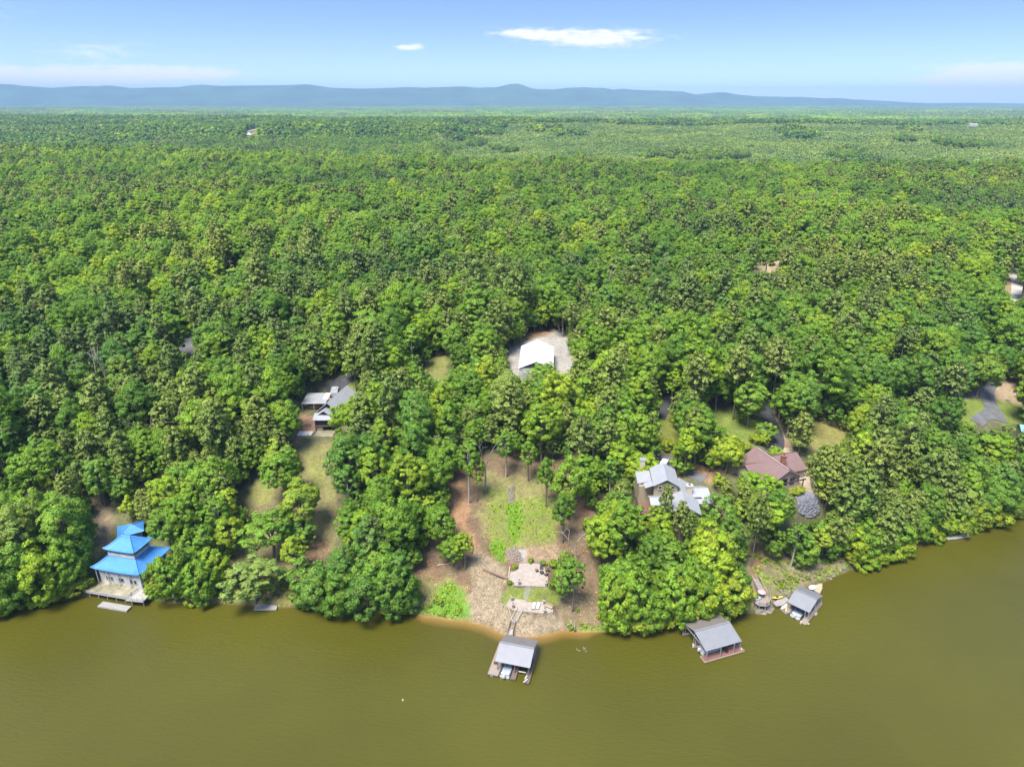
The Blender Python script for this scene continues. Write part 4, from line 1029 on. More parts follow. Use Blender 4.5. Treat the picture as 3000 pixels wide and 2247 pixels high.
def blue_hut(x, y, z, deg, hx, hy, label):
    t = thing('blue_roofed_outbuilding', label, 'outbuilding', (x, y, z), deg)
    MB().box(-hx + .7, hx - .7, -hy + .7, hy - .7, -2, 2.3).build('wall', 'weathered_paint', t)
    rf, hp = curved_hip(hx, hy, hx * .12, .12, 2.4, 3.7, .05, power=1.05)
    r_ = rf.build('roof', 'blue_roof', t); [q_.build('hip_ridge', 'blue_trim', r_) for q_ in hp]
    window(t, (0, -hy + .69, 1.3), (1, 0), 1, 1)
    MB().box(1.2, 2.0, -hy + .6, -hy + .68, 0, 2.0).build('door', 'grey_paint', t)
p = bp(374, 1546, 8.8); blue_hut(p[0] + .3, p[1] + .6, 5.6, 28, 3.2, 2.8, 'small outbuilding with a plain blue hipped roof behind the pagoda house')
p = bp(78, 1616, 7.6); blue_hut(p[0], p[1] + .5, 4.4, 10, 3.2, 2.6, 'little blue-roofed hut nearly buried in the trees beyond the pagoda house')

# --- dark cabin with carport
cb = thing('dark_cabin', 'narrow black-sided cabin with steep light grey gabled metal roofs', 'house', (-60, 208, 0))
A, B = bp(1003, 1133, 24.0), bp(965, 1187, 22.6)
A = np.array([-57.6, 219.5, 23.6]); B = np.array([-60.6, 205.0, 23.6])
block(cb, B, A, 4.6, 4.6, 3.9, 14.5, 'pale_metal_roof', 'dark_siding', over=.5)
A2, B2 = np.array([-61.2, 206.5, 22.0]), np.array([-61.6, 202.9, 21.6])
gable_roof(MB(), B2, A2, 3.1, 3.1, 2.2, over=.3).build('porch_roof', 'pale_metal_roof', cb)
gable_walls(MB(), B2, A2, 3.1, 3.1, 2.2, 14.5, .4).build('porch_wall', 'dark_siding', cb)
MB().slab([(-65.0, 203.9, 20.3), (-64.9, 200.6, 19.3), (-58.3, 200.6, 19.3), (-58.3, 203.9, 20.3)], .14).build('front_eave', 'pale_metal_roof', cb)
MB().box(-64.2, -58.9, 201.4, 204.5, 17.0, 19.5).build('screened_porch', 'dark_siding', cb)
MB().box(-64.4, -58.7, 201.1, 204.6, 16.75, 17.0).build('porch_floor', 'dark_wood', cb)
for x in (-64.3, -61.6, -58.9): MB().box(x - .1, x + .1, 201.15, 201.35, 14.6, 19.2).build('porch_post', 'dark_trim', cb)
MB().box(-64.3, -62.2, 201.5, 204.4, 14.7, 16.7).build('lower_wall', 'taupe_siding', cb)
for x in (-61.0, -60.0): window(cb, (x, 203.3, 15.8), (1, 0), .7, 1.6, 'tan_board')
window(cb, (-61.4, 202.95, 20.6), (1, 0), .9, .8, 'dark_trim')
cd = thing('cabin_deck', 'weathered wooden deck with steps in front of the dark cabin', 'deck', (0, 0, 0))
cd.location = (-60.8, 198.6, 0)
MB().box(-3.6, 2.8, -1.6, 2.4, 15.0, 15.25).build('planking', 'mossy_deck', cd)
for k in range(6): MB().box(-4.9, -3.4, -3.6 + .36 * k, -3.25 + .36 * k, 13.25 + .3 * k, 13.4 + .3 * k).build('tread', 'deck_wood', cd)
rail(MB(), [(-3.5, -1.5, 15.25), (-3.5, 2.2, 15.25)], .95).build('railing', 'deck_wood', cd)
rail(MB(), [(-4.9, -3.5, 13.5), (-4.9, -1.5, 15.25)], .95).build('stair_railing', 'deck_wood', cd)
MB().box(-3.2, -1.0, -3.2, -1.7, 14.3, 14.5).build('lower_landing', 'grey_wood', cd)
for x in (-3.4, -.4, 2.6): MB().box(x - .1, x + .1, -1.5, -1.3, 12, 15).build('post', 'deck_wood', cd)
hs = thing('swim_spa', 'flat white covered swim spa beside the cabin deck', 'spa', (-67.3, 199.4, 14.2))
MB().box(-2.2, 2.2, -1.7, 1.2, -.6, .95).build('tub', 'taupe_siding', hs)
MB().box(-2.3, 2.3, -1.8, 1.25, .96, 1.12).build('cover', 'white_cushion', hs)
MB().box(-2.2, 2.2, 1.5, 2.4, -.5, .8).build('step_bench', 'pale_deck', hs)
fp = tag(MB().lathe([(.55, 0), (.95, 0), (.95, .42), (.6, .42), (.55, .1)], n=16).build('fire_ring', 'bank_rock', None, at(903, 1248)), 'round stone fire ring on the bare yard by the cabin', 'fire ring')
cp = thing('carport', 'open carport with a flat pale metal roof beside the dark cabin', 'carport', (-69.0, 220.6, 15.2), 0)
MB().slab([(-4.2, -4.1, 2.9), (4.2, -4.1, 2.9), (4.2, 4.2, 3.4), (-4.2, 4.2, 3.4)], .16).build('roof', 'pale_metal_roof', cp)
MB().slab([(2.4, -1.0, 3.18), (4.25, -1.0, 3.18), (4.25, 4.0, 3.48), (2.4, 4.0, 3.48)], .08).build('roof_panel', 'white_metal_roof', cp)
for x in (-4.0, 0, 4.0):
    for y in (-3.9, 4.0): MB().box(x - .09, x + .09, y - .09, y + .09, -.6, 2.9 if y < 0 else 3.25).build('post', 'galvanised', cp)
MB().box(-3.6, 2.6, -2.6, 3.4, -.06, .1).build('slab_floor', 'concrete', cp)
bv = thing('covered_boat', 'boat under a tan cover parked beneath the carport', 'boat', (-69.6, 218.8, 15.3), 0)
MB().lathe([(.2, .4), (1.1, .5), (1.25, 1.0), (.7, 1.45), (.1, 1.5)], n=14).build('cover', 'tan_board', bv).scale = (1.9, 1.1, 1)
for x in (-.9, .9): MB().tube((x, -.6, .25), (x, .6, .25), .25, .25, 10).build('trailer_wheel', 'black_plastic', bv)
rv = thing('travel_trailer', 'silver grey travel trailer parked behind the carport', 'trailer', (-64.6, 229.5, 15.4), 8)
prof = [(-3.6, .5), (-3.9, 1.3), (-3.6, 2.7), (-3.1, 3.1), (3.0, 3.1), (3.6, 2.8), (3.8, 1.4), (3.6, .5)]
mm_ = MB(); n = len(prof)
mm_.add([(x_, y_, z_) for x_ in (-1.25, 1.25) for y_, z_ in prof], [tuple(range(n)), tuple(range(2 * n - 1, n - 1, -1))] + [(i, i + n, (i + 1) % n + n, (i + 1) % n) for i in range(n)])
mm_.build('body', 'rv_silver', rv)
MB().box(-.45, .45, -1.2, -.3, 3.11, 3.35).build('roof_vent', 'white_paint', rv)
for s in (-1, 1):
    for y in (-.7, .3): MB().tube((s * 1.05, y, .35), (s * 1.3, y, .35), .35, .35, 12).build('wheel', 'black_plastic', rv)
window(rv, (1.26, .8, 2.0), (0, 1), 1.2, .6, 'boat_grey', out=(1, 0, 0)); window(rv, (1.26, -1.8, 2.0), (0, 1), .9, .6, 'boat_grey', out=(1, 0, 0))

# --- white metal building
wb = thing('metal_building', 'large white metal building with a low gabled roof among the trees', 'building', (9.2, 239.5, 0))
A, B = np.array([8.6, 227.2, 29.6]), np.array([9.9, 251.6, 29.6])
block(wb, A, B, 6.3, 6.3, 2.7, 21.5, 'white_metal_roof', 'white_paint', over=0, inset=.3, step=.9)
MB().beam(A + [0, 0, .1], B + [0, 0, .1], .7, .08).build('ridge_cap', 'white_metal_roof', wb)
gm_ = MB(); d = (B - A)[:2] / np.linalg.norm((B - A)[:2]); nn = np.array([-d[1], d[0]])
c = A[:2] + d * .24
q = [c + nn * 5.4, c - nn * 5.4, c]
gm_.add([(q[0][0], q[0][1], 27.05), (q[1][0], q[1][1], 27.05), (q[2][0], q[2][1], 29.25)] + [(q[i][0] + d[0] * .1, q[i][1] + d[1] * .1, (27.05, 27.05, 29.25)[i]) for i in range(3)], [(0, 1, 2), (5, 4, 3), (0, 3, 4, 1), (1, 4, 5, 2), (2, 5, 3, 0)]).build('gable_panel', 'dark_siding', wb)
MB().beam((13.9, 228.4, 27.45), (14.15, 233.4, 27.45), .18, .06).build('roof_vent', 'boat_grey', wb)
for k in (-3.2, 0.2, 3.4):
    cc = A[:2] + d * .26 + nn * k; MB().box(cc[0] - 1.3, cc[0] + 1.3, cc[1] - .06, cc[1] + .02, 22, 25.2).build('bay_door', 'boat_grey', wb)

# --- tan house with grey roofs
th = thing('tan_house', 'rambling tan house with light grey metal roofs stepping down the bank', 'house', (44, 158, 0))
def AB(u0, v0, u1, v1, z0, z1=None): return bp(u0, v0, z0), bp(u1, v1, z1 or z0)
A, B = AB(1955, 1404, 1942, 1356, 22.6)
block(th, A, B, 3.5, 3.5, 2.0, 11, 'pale_metal_roof', 'tan_siding', over=.3)
tdir = np.array([1.0, .03]); fy = A[1] + .12
for x in (-1.7, 1.7): window(th, (A[0] + x, fy + .02, 20.0), (1, 0), .8, .8, 'cream_trim')
MB().add([(A[0] - 1.3, fy, 21.4), (A[0] + 1.3, fy, 21.4), (A[0], fy, 22.2), (A[0] - 1.3, fy - .05, 21.4), (A[0] + 1.3, fy - .05, 21.4), (A[0], fy - .05, 22.2)], [(2, 1, 0), (3, 4, 5), (0, 1, 4, 3), (1, 2, 5, 4), (2, 0, 3, 5)]).build('gable_panel', 'dark_trim', th)
A1 = np.array([37.9, 161.2, 20.0]); B1 = np.array([38.4, 169.6, 20.0])           # left wing, roof falling to the left
MB().slab([A1 + [0, 0, .0], B1, B1 + [-3.6, .6, -1.3], A1 + [-3.6, 0.6, -1.3]][::-1], .15).build('wing_roof', 'pale_metal_roof', th)
MB().slab([A1 + [0, 0, .0], A1 + [-2.2, .0, -.8], A1 + [-2.2, -2.6, -.8], A1 + [0, -2.6, 0]], .15).build('wing_roof', 'pale_metal_roof', th)
MB().box(34.6, 38.2, 160.8, 169.0, 12, 18.45).build('wing_wall', 'tan_siding', th)
ch = MB().box(36.0, 37.3, 168.2, 169.5, 17, 22.2).build('chimney', 'cream_trim', th); MB().box(35.85, 37.45, 168.05, 169.65, 22.2, 22.5).build('chimney_cap', 'galvanised', ch)
A, B = AB(1904, 1457, 2004, 1457, 18.2)                                             # front wing, ridge across
A = np.array([A[0], A[1], 18.2]); B = np.array([B[0], A[1], 18.2])
block(th, A, B, 2.4, 2.4, .9, 6.5, 'pale_metal_roof', 'tan_siding', over=.15)
FWY = A[1] - 2.4 + .43
for x, z in ((1.6, 15.6), (3.4, 15.6), (5.2, 15.6), (1.6, 12.2), (3.4, 12.2), (5.6, 12.2)): window(th, (A[0] + x, FWY, z), (1, 0), .95, 1.3, 'cream_trim')
A, B = AB(2009, 1482, 1984, 1388, 18.6, 19.8)                                       # diagonal great room gable, facing the lake
A[2] = B[2] = 19.2
A = bp(2009, 1482, 19.2); B = bp(1990, 1402, 19.2)
block(th, A, B, 4.6, 4.2, 2.4, 7.5, 'pale_metal_roof', 'tan_siding', over=.4)
d = (B - A)[:2] / np.linalg.norm((B - A)[:2]); nn = np.array([-d[1], d[0]])
for k in (-2.6, -1.3, 0, 1.3, 2.6):
    c = A[:2] + d * (.43 - .0) + nn * k
    window(th, (c[0], c[1], 14.6), (-nn[0], -nn[1]), .95, 2.2 if abs(k) > 2 else 2.8, 'cream_trim')
A, B = AB(2018, 1431, 2072, 1431, 18.6)                                             # right wing
B = np.array([B[0], A[1] + .4, A[2]])
block(th, A, B, 3.6, 4.6, 2.0, 9, 'pale_metal_roof', 'tan_siding', over=.3)
p = bp(2043, 1460, 17.2); MB().box(p[0] - 1.1, p[0] + 1.1, p[1] - .25, p[1] + .25, 16.9, 17.45).build('roof_well', 'dark_trim', th)
p = bp(2018, 1440, 18.5); ch = MB().box(p[0] - .75, p[0] + .75, p[1] - .6, p[1] + .6, 17.2, 20.3).build('chimney', 'cream_trim', th)
MB().box(p[0] - .9, p[0] + .9, p[1] - .75, p[1] + .75, 20.3, 20.55).build('chimney_cap', 'white_paint', ch); MB().box(p[0] - .25, p[0] + .25, p[1] - .25, p[1] + .25, 20.55, 20.75).build('flue', 'black_plastic', ch)
dq = MB().slab([(34.0, 154.6, 13.3), (37.4, 154.6, 13.3), (37.4, 162.4, 13.3), (34.0, 162.4, 13.3)], .3).build('side_deck', 'red_deck', th)
rail(MB(), [(34.1, 162.2, 13.3), (34.1, 154.7, 13.3), (37.2, 154.7, 13.3)]).build('railing', 'dark_trim', dq)
for x, y in ((34.2, 154.8), (34.2, 158.5), (36.9, 154.8), (34.2, 162)): MB().box(x - .13, x + .13, y - .13, y + .13, 3, 13.0).build('deck_post', 'grey_wood', th)
pt = MB().slab([(44.5, 149.6, 10.2), (53.6, 148.8, 10.2), (54.6, 153.5, 10.2), (45.5, 153.8, 10.2)], .35).build('terrace', 'taupe_siding', th)
rail(MB(), [(44.7, 149.8, 10.2), (53.4, 149.0, 10.2)]).build('railing', 'dark_wood', pt)
MB().box(53.4, 54.6, 149.6, 153.6, 5, 10.8).build('terrace_pier', 'tan_siding', th)
for x in (45.2, 48, 51, 53): MB().box(x - .15, x + .15, 149.4, 149.7, 2, 9.8).build('terrace_post', 'dark_wood', th)
MB().box(52.0, 54.4, 153.0, 156.5, 10.2, 14.3).build('porch_screen', 'window_glass', th)
tv = thing('white_van', 'small white van parked behind the tan house', 'van', bp(1948, 1349, 15.0), 62)
tv.location.z = ground(tv.location.x, tv.location.y) + .05
prof = [(-2.4, .4), (-2.45, 1.9), (-2.2, 2.1), (1.0, 2.1), (1.75, 1.25), (2.4, 1.05), (2.45, .4)]; n = len(prof); mm_ = MB()
mm_.add([(y_, x_, z_) for x_ in (-.95, .95) for y_, z_ in prof], [tuple(range(n)), tuple(range(2 * n - 1, n - 1, -1))] + [(i, i + n, (i + 1) % n + n, (i + 1) % n) for i in range(n)]).build('body', 'boat_white', tv)
MB().slab([(1.08, -.8, 2.06), (1.72, -.8, 1.34), (1.72, .8, 1.34), (1.08, .8, 2.06)], .03).build('windscreen', 'window_glass', tv)
for s in (-1, 1):
    for x in (-1.6, 1.6): MB().tube((x, s * .75, .35), (x, s * .98, .35), .35, .35, 12).build('wheel', 'black_plastic', tv)
    MB().box(-1.6, .9, s * .955 - .01, s * .955 + .01, 1.35, 1.85).build('side_window', 'window_glass', tv)

# --- brown house
bh = thing('brown_house', 'taupe house with intersecting brown metal gables and a red brick chimney', 'house', (74, 170, 0))
A, B = bp(2311, 1376, 21.6), bp(2216, 1311, 21.6)
block(bh, A, B, 5.6, 5.2, 3.4, 13.5, 'brown_metal_roof', 'taupe_siding', over=.5, step=.7)
MB().beam(A + [0, 0, .12], B + [0, 0, .12], .35, .08).build('ridge_cap', 'taupe_siding', bh)
d = (B - A)[:2] / np.linalg.norm((B - A)[:2]); nn = np.array([-d[1], d[0]])
for k in (-2.2, 0.2, 2.6):
    c = A[:2] + d * .43 + nn * k; window(bh, (c[0], c[1], 17.4), (-nn[0], -nn[1]), 1.3, 1.9, 'dark_trim')
for k in (-4.6, 4.8):
    c = A[:2] - d * 1.2 + nn * k; MB().box(c[0] - .12, c[0] + .12, c[1] - .12, c[1] + .12, 12, 18.6).build('porch_post', 'dark_trim', bh)
q0, q1 = A[:2] - d * 1.6 + nn * 3.0, A[:2] - d * 1.6 - nn * 5.0
MB().beam((q0[0], q0[1], 18.6), (q1[0], q1[1], 18.6), .3, .3).build('porch_beam', 'dark_trim', bh)
C1 = bp(2250, 1340, 21.0); D1 = bp(2330, 1330, 21.0); D1 = np.array([C1[0] + 9.2, C1[1] + 3.2, 21.0])
block(bh, C1, D1, 5.0, 5.2, 2.9, 13.5, 'brown_metal_roof', 'taupe_siding', over=.3, step=.7)
C2 = np.array([C1[0] + .5, C1[1] - 1.2, 20.6]); D2 = np.array([C1[0] - 7.4, C1[1] - 3.7, 20.6])
block(bh, C2, D2, 5.0, 4.4, 2.7, 12.5, 'brown_metal_roof', 'taupe_siding', over=.3, step=.7)
dd = (D2 - C2)[:2] / np.linalg.norm((D2 - C2)[:2]); n2 = np.array([-dd[1], dd[0]])
for k in (2.0, 4.6):
    c = C2[:2] + dd * k + n2 * 4.56; window(bh, (c[0], c[1], 16.2), (dd[0], dd[1]), 1.0, 1.3, 'dark_trim', out=(n2[0], n2[1], 0))
p = bp(2294, 1352, 20.6); ch = MB().box(p[0] - .6, p[0] + .6, p[1] - .55, p[1] + .55, 18.5, 22.4).build('chimney', 'brick', bh)
MB().box(p[0] - .75, p[0] + .75, p[1] - .7, p[1] + .7, 22.4, 22.6).build('chimney_crown', 'brick', ch); MB().tube((p[0], p[1], 22.6), (p[0], p[1], 23.0), .18, .18, 8).build('flue', 'black_plastic', ch)
p = bp(2318, 1342, 20.0); MB().tube((p[0], p[1], 18.5), (p[0], p[1], 20.3), .1, .1, 8).build('vent_pipe', 'dark_trim', bh)
p = bp(2166, 1352, 18.0); MB().slab([(p[0] - 2.6, p[1] - 2.2, 17.2), (p[0] + 2.4, p[1] - 2.2, 17.2), (p[0] + 2.4, p[1] + 2.2, 18.2), (p[0] - 2.6, p[1] + 2.2, 18.2)], .15).build('side_roof', 'dark_trim', bh)
MB().box(p[0] - 2.2, p[0] + 2.2, p[1] - 1.8, p[1] + 1.8, 12.5, 17.0).build('side_wall', 'taupe_siding', bh)

def settle(t):
    """parts were laid out in world coordinates: bring them under the thing's own base"""
    for c in t.children: c.location = c.location - t.location
for t in (cb, wb, th, bh): settle(t)
gr = thing('green_roofed_house', 'house with a pale green metal roof by the asphalt drive', 'house', (0, 0, 0))
A, B = bp(2995, 1238, 21.0), bp(3060, 1262, 21.0); A = bp(2990, 1243, 20.5); B = A + np.array([10, -3, 0])
block(gr, A, B, 3.5, 5.0, 2.4, 11, 'green_metal_roof', 'tan_siding', over=.3, step=.7)
window(gr, tuple(A + np.array([3, -5.2, -4])), (1, -.3), 1, 1.3)
gr.location = (float(A[0] + 5), float(A[1] - 2), 12.0); settle(gr)

def far_house(u, v, w, l, h, deg, label, roof='far_house_white', wall='far_house_white', dz=0.0, cat='house'):
    p = at(u, v, 8.0); t = thing('far_house', label, cat, (p[0], p[1], p[2] + dz), deg)
    A, B = np.array([-l / 2, 0, h + w * .18]), np.array([l / 2, 0, h + w * .18])
    block(t, A, B, w / 2, w / 2, w * .18, -3, roof, wall, over=.2, inset=.3, step=0)
    window(t, (-l * .2, -w / 2 + .28, h * .55), (1, 0), l * .1, h * .3); window(t, (l * .2, -w / 2 + .28, h * .55), (1, 0), l * .1, h * .3)
    return t
far_house(2132, 750, 10, 13, 9, 8, 'cream-roofed house half hidden in the forest beside a dirt yard', 'cream_trim', 'cream_trim')
far_house(2262, 783, 7, 10, 1.5, -5, 'low pale shed roof on the dirt yard in the forest', 'concrete', 'concrete', cat='shed')
far_house(1178, 514, 8, 14, 13, 0, 'long white roof showing through the forest beside a second white roof', 'white_metal_roof')
far_house(1230, 521, 8, 16, 13, 0, 'white metal barn with a dark open bay deep in the forest', 'white_metal_roof', 'far_house_white', cat='barn')
far_house(1053, 622, 7, 9, 12, 0, 'small grey-beige house front with a dark arched doorway in the forest', 'taupe_siding', 'concrete')
far_house(2024, 625, 7, 10, 11, 0, 'pale roof edge of a house in the forest near a dead tree', 'white_metal_roof')
far_house(2234, 636, 8, 10, 12, 0, 'tiny white roof lost in the forest canopy', 'white_metal_roof')
for i, (u, v, w, l) in enumerate(((1340, 333, 40, 130), (1387, 333, 60, 60), (2340, 330, 40, 60), (2395, 320, 50, 90), (2445, 334, 45, 70), (2520, 356, 45, 110), (1002, 333, 40, 70), (110, 308, 60, 110), (255, 307, 60, 190), (2705, 362, 30, 40), (2850, 366, 30, 50), (2000, 345, 40, 50))):
    p = at(u, v, 14.0); t = thing('distant_building', 'small pale building far out on the hazy wooded plain', 'building', (p[0], p[1], p[2] + 4), 0, 'pale buildings on the far plain')
    block(t, np.array([-l / 4, 0, 13.]), np.array([l / 4, 0, 13.]), w / 4, w / 4, w * .08, -10, 'far_house_white', 'far_house_white', inset=.5, step=0)

# ------------------------------------------------------------------ boat docks
def boat(x, y, deg, label, hull='boat_white', trim='boat_blue', inside='vinyl_teal', L=6.2, W=2.25, cover=False):
    """runabout, stern at -y, bow at +y"""
    t = thing('motor_boat', label, 'boat', (x, y, 0), deg, 'boats moored in the docks')
    n = 9; vs = []
    for j in range(n):
        s = j / (n - 1); yy = -L / 2 + L * s; wb = W / 2 * (1 - max(0, (s - .45) / .55) ** 2.2 * .93); zk = -.25 + .55 * max(0, (s - .6) / .4) ** 2; zt = .78 + .22 * s
        vs += [(-wb, yy, zt), (-wb * .92, yy, .2), (0, yy, zk), (wb * .92, yy, .2), (wb, yy, zt)]
    fs = [(5 * j + i, 5 * j + i + 1, 5 * j + i + 6, 5 * j + i + 5) for j in range(n - 1) for i in range(4)] + [(4, 3, 2, 1, 0)]
    MB().add(vs, fs).build('hull', hull, t)
    dk_ = []
    for j in range(n):
        s = j / (n - 1); dk_.append((vs[5 * j][0], vs[5 * j][1], vs[5 * j][2]))
    top = MB()
    pts = [vs[5 * j] for j in range(n)] + [vs[5 * j + 4] for j in range(n - 1, -1, -1)]
    cut = 5
    bow = [vs[5 * j] for j in range(cut, n)] + [vs[5 * j + 4] for j in range(n - 1, cut - 1, -1)]
    MB().slab([(a, b, c + .02) for a, b, c in bow], .08).build('fore_deck', hull, t)
    m = MB()
    for sg in (0, 4):
        for j in range(n - 1): m.beam(np.array(vs[5 * j + sg]) + [0, 0, .03], np.array(vs[5 * j + 5 + sg]) + [0, 0, .03], .16, .07)
    m.build('gunwale', trim, t)
    MB().box(-W / 2 * .86, W / 2 * .86, -L / 2 + .1, L * .12, .3, .42).build('cockpit_floor', 'boat_grey', t)
    for sx_ in (-.55, .55): MB().box(sx_ - .3, sx_ + .3, -.25, .3, .42, .8).box(sx_ - .3, sx_ + .3, -.35, -.24, .8, 1.25).build('seat', inside, t)
    MB().box(-W * .38, W * .38, -L / 2 + .35, -L / 2 + .95, .42, .82).box(-W * .38, W * .38, -L / 2 + .25, -L / 2 + .36, .82, 1.12).build('bench_seat', hull, t)
    MB().slab([(-.85, .55, 1.0), (.85, .55, 1.0), (.7, .8, 1.45), (-.7, .8, 1.45)][::-1], .03).build('windscreen', 'window_glass', t)
    om = MB().box(-.22, .22, -L / 2 - .75, -L / 2 - .1, .75, 1.3).box(-.17, .17, -L / 2 - .68, -L / 2 - .16, 1.3, 1.42).build('outboard_motor', 'motor_grey', t)
    MB().box(-.09, .09, -L / 2 - .5, -L / 2 - .28, -.5, .76).build('motor_leg', 'black_plastic', om)
    MB().tube((0, -L / 2 - .62, -.35), (0, -L / 2 - .48, -.35), .16, .1, 8).build('propeller', 'galvanised', om)
    if cover: MB().slab([(-W / 2 * .95, -L / 2 + 1.1, 1.0), (W / 2 * .95, -L / 2 + 1.1, 1.0), (W / 2 * .9, L * .1, 1.15), (-W / 2 * .9, L * .1, 1.15)], .05).build('boat_cover', trim, t)
    return t
def dock_roof(t, W, L, ze, zr, front='grey_metal_roof', back='grey_metal_roof'):
    """ridge along local x; front slope faces -y"""
    for nm, sg, mat in (('front_roof', -1, front), ('back_roof', 1, back)):
        q = [(-W / 2, 0, zr), (W / 2, 0, zr), (W / 2, sg * L / 2, ze), (-W / 2, sg * L / 2, ze)]
        r_ = MB().slab(q if sg > 0 else q[::-1], .1).build(nm, mat, t)
        m = MB()
        for x in np.arange(-W / 2 + .3, W / 2 - .1, .42): m.beam((x, 0, zr + .02), (x, sg * L / 2, ze + .02), .06, .05)
        m.build('roof_ribs', mat, r_)
    MB().beam((-W / 2, 0, zr + .05), (W / 2, 0, zr + .05), .45, .07).build('ridge_cap', front, t)
    g = MB()
    for x in (-W / 2 + .25, W / 2 - .25):
        g.beam((x, -L / 2 + .2, ze - .12), (x, L / 2 - .2, ze - .12), .14, .2); g.beam((x, 0, ze - .1), (x, 0, zr - .15), .12, .12)
        for s in (-1, 1): g.beam((x, 0, zr - .2), (x, s * (L / 2 - .3), ze - .05), .1, .14)
    for y in (-L / 2 + .25, L / 2 - .25): g.beam((-W / 2 + .2, y, ze - .12), (W / 2 - .2, y, ze - .12), .14, .2)
    g.build('roof_frame', 'galvanised', t)
def finger(t, x0, x1, y0, y1, top='deck_wood', edge='dark_wood', z=.55):
    f = MB().box(x0, x1, y0, y1, z - .12, z).build('walkway', top, t)
    e_ = .07
    MB().box(x0 - e_, x0 - .002, y0 - e_, y1 + e_, z - .32, z + .03).box(x1 + .002, x1 + e_, y0 - e_, y1 + e_, z - .32, z + .03).box(x0, x1, y0 - e_, y0 - .002, z - .32, z + .03).box(x0, x1, y1 + .002, y1 + e_, z - .32, z + .03).build('edge_board', edge, f)
    m = MB(); horiz = (x1 - x0) > (y1 - y0)
    if horiz: m.box(x0 + .1, x1 - .1, y0 + .1, y1 - .1, -.35, z - .13)
    else: m.box(x0 + .1, x1 - .1, y0 + .1, y1 - .1, -.35, z - .13)
    m.build('float', 'black_plastic', f)
    return f
def posts(t, pts, z1, mat='dark_wood', r=.08):
    for x, y in pts: MB().box(x - r, x + r, y - r, y + r, .3, z1).build('post', mat, t)
def ladder(t, x, y, z=.55):
    m = MB()
    for s in (-.22, .22): m.tube((x + s, y, -.7), (x + s, y, z + .75), .035, .035, 6)
    for k in range(4): m.tube((x - .22, y, -.5 + .33 * k), (x + .22, y, -.5 + .33 * k), .03, .03, 6)
    m.build('ladder', 'white_paint', t)

d1 = thing('boat_dock', 'two-slip boat dock with a grey metal roof, moored off the sandy beach', 'boat dock', (1.15, 116.8, 0), -14.3)
dock_roof(d1, 7.7, 8.4, 3.1, 4.6, 'grey_metal_roof', 'shaded_metal_roof')
finger(d1, -5.2, -2.9, -5.6, 4.2, 'deck_wood'); finger(d1, -.1, .95, -5.6, 4.0, 'dark_wood'); finger(d1, 3.0, 4.0, -5.9, 4.2, 'dark_wood'); finger(d1, -2.8, 2.9, 2.7, 4.4, 'deck_wood')
posts(d1, [(-3.4, -3.9), (-3.4, 0), (-3.4, 3.9), (.4, -3.9), (.4, 3.9), (3.5, -3.9), (3.5, 0), (3.5, 3.9)], 3.1)
m = MB(); m.beam((3.5, -3.9, 1.2), (3.5, 0, 2.6), .1, .1); m.beam((3.5, 0, 1.2), (3.5, 3.9, 2.6), .1, .1); m.build('brace', 'dark_wood', d1)
MB().box(3.55, 3.62, .3, 3.8, .9, 2.6).build('side_panel', 'taupe_siding', d1)
ladder(d1, -4.3, -5.75)
MB().tube((3.2, -4.2, .75), (3.0, -5.2, .8), .14, .14, 8).build('bumper', 'white_cushion', d1); MB().tube((3.5, -5.0, .7), (2.9, -6.1, .75), .12, .12, 8).build('bumper', 'white_cushion', d1)
MB().box(1.2, 2.8, -3.6, -3.45, .75, .95).build('lift_beam', 'white_paint', d1)
MB().box(-4.7, -4.0, -2.6, -2.0, .56, .95).build('dock_box', 'chair_brown', d1)
c_ = Matrix.Rotation(R(-14.3), 2) @ Vector((-1.5, -2.3)); boat(1.15 + c_.x, 116.8 + c_.y, -14.3, 'white runabout with teal seats in the two-slip dock off the beach')

d2 = thing('boat_dock', 'long grey-roofed boat dock with red decking beneath overhanging trees', 'boat dock', (45.6, 122.6, 0), 19.2)
dock_roof(d2, 9.4, 9.6, 3.1, 4.6, 'grey_metal_roof', 'shaded_metal_roof')
finger(d2, -4.9, 5.4, -5.2, -3.5, 'red_deck', 'tan_board'); finger(d2, 2.6, 5.4, -3.3, 4.6, 'red_deck', 'tan_board'); finger(d2, -4.4, 2.4, -.6, .5, 'red_deck', 'grey_wood'); finger(d2, -4.4, 2.4, 3.6, 4.6, 'red_deck', 'grey_wood')
posts(d2, [(-4.5, -5.0), (-.9, -5.0), (2.6, -5.0), (4.6, -4.6), (-4.3, -3.7), (-4.3, -.4), (-4.3, .3), (-4.3, 3.8), (-4.3, 4.5), (3.0, 4.4)], 3.15, 'galvanised', .07)
for x, y in ((-4.55, -.05), (-4.55, 4.1), (5.0, -4.7)): MB().tube((x, y, -.2), (x, y, .75), .17, .17, 10).build('mooring_float', 'white_cushion', d2)
for x in (-3.2, -1.6): MB().box(x - .06, x + .06, -3.75, -3.6, .56, 1.6).build('bumper_post', 'galvanised', d2)
c_ = Matrix.Rotation(R(19.2), 2) @ Vector((-.9, -2.1)); boat(45.6 + c_.x, 122.6 + c_.y, 19.2 - 90, 'white runabout in the red-decked dock under the trees', cover=False, trim='boat_white', inside='boat_grey')
t = thing('deck_chair', 'black folded chair on the red dock decking', 'chair', (0, 0, 0), 19.2)
c_ = Matrix.Rotation(R(19.2), 2) @ Vector((1.3, -4.3)); t.location = (45.6 + c_.x, 122.6 + c_.y, .56)
MB().box(-.3, .3, -.3, .3, .35, .42).build('seat', 'black_plastic', t); MB().slab([(-.3, .25, .45), (.3, .25, .45), (.3, .5, 1.0), (-.3, .5, 1.0)], .05).build('backrest', 'black_plastic', t)
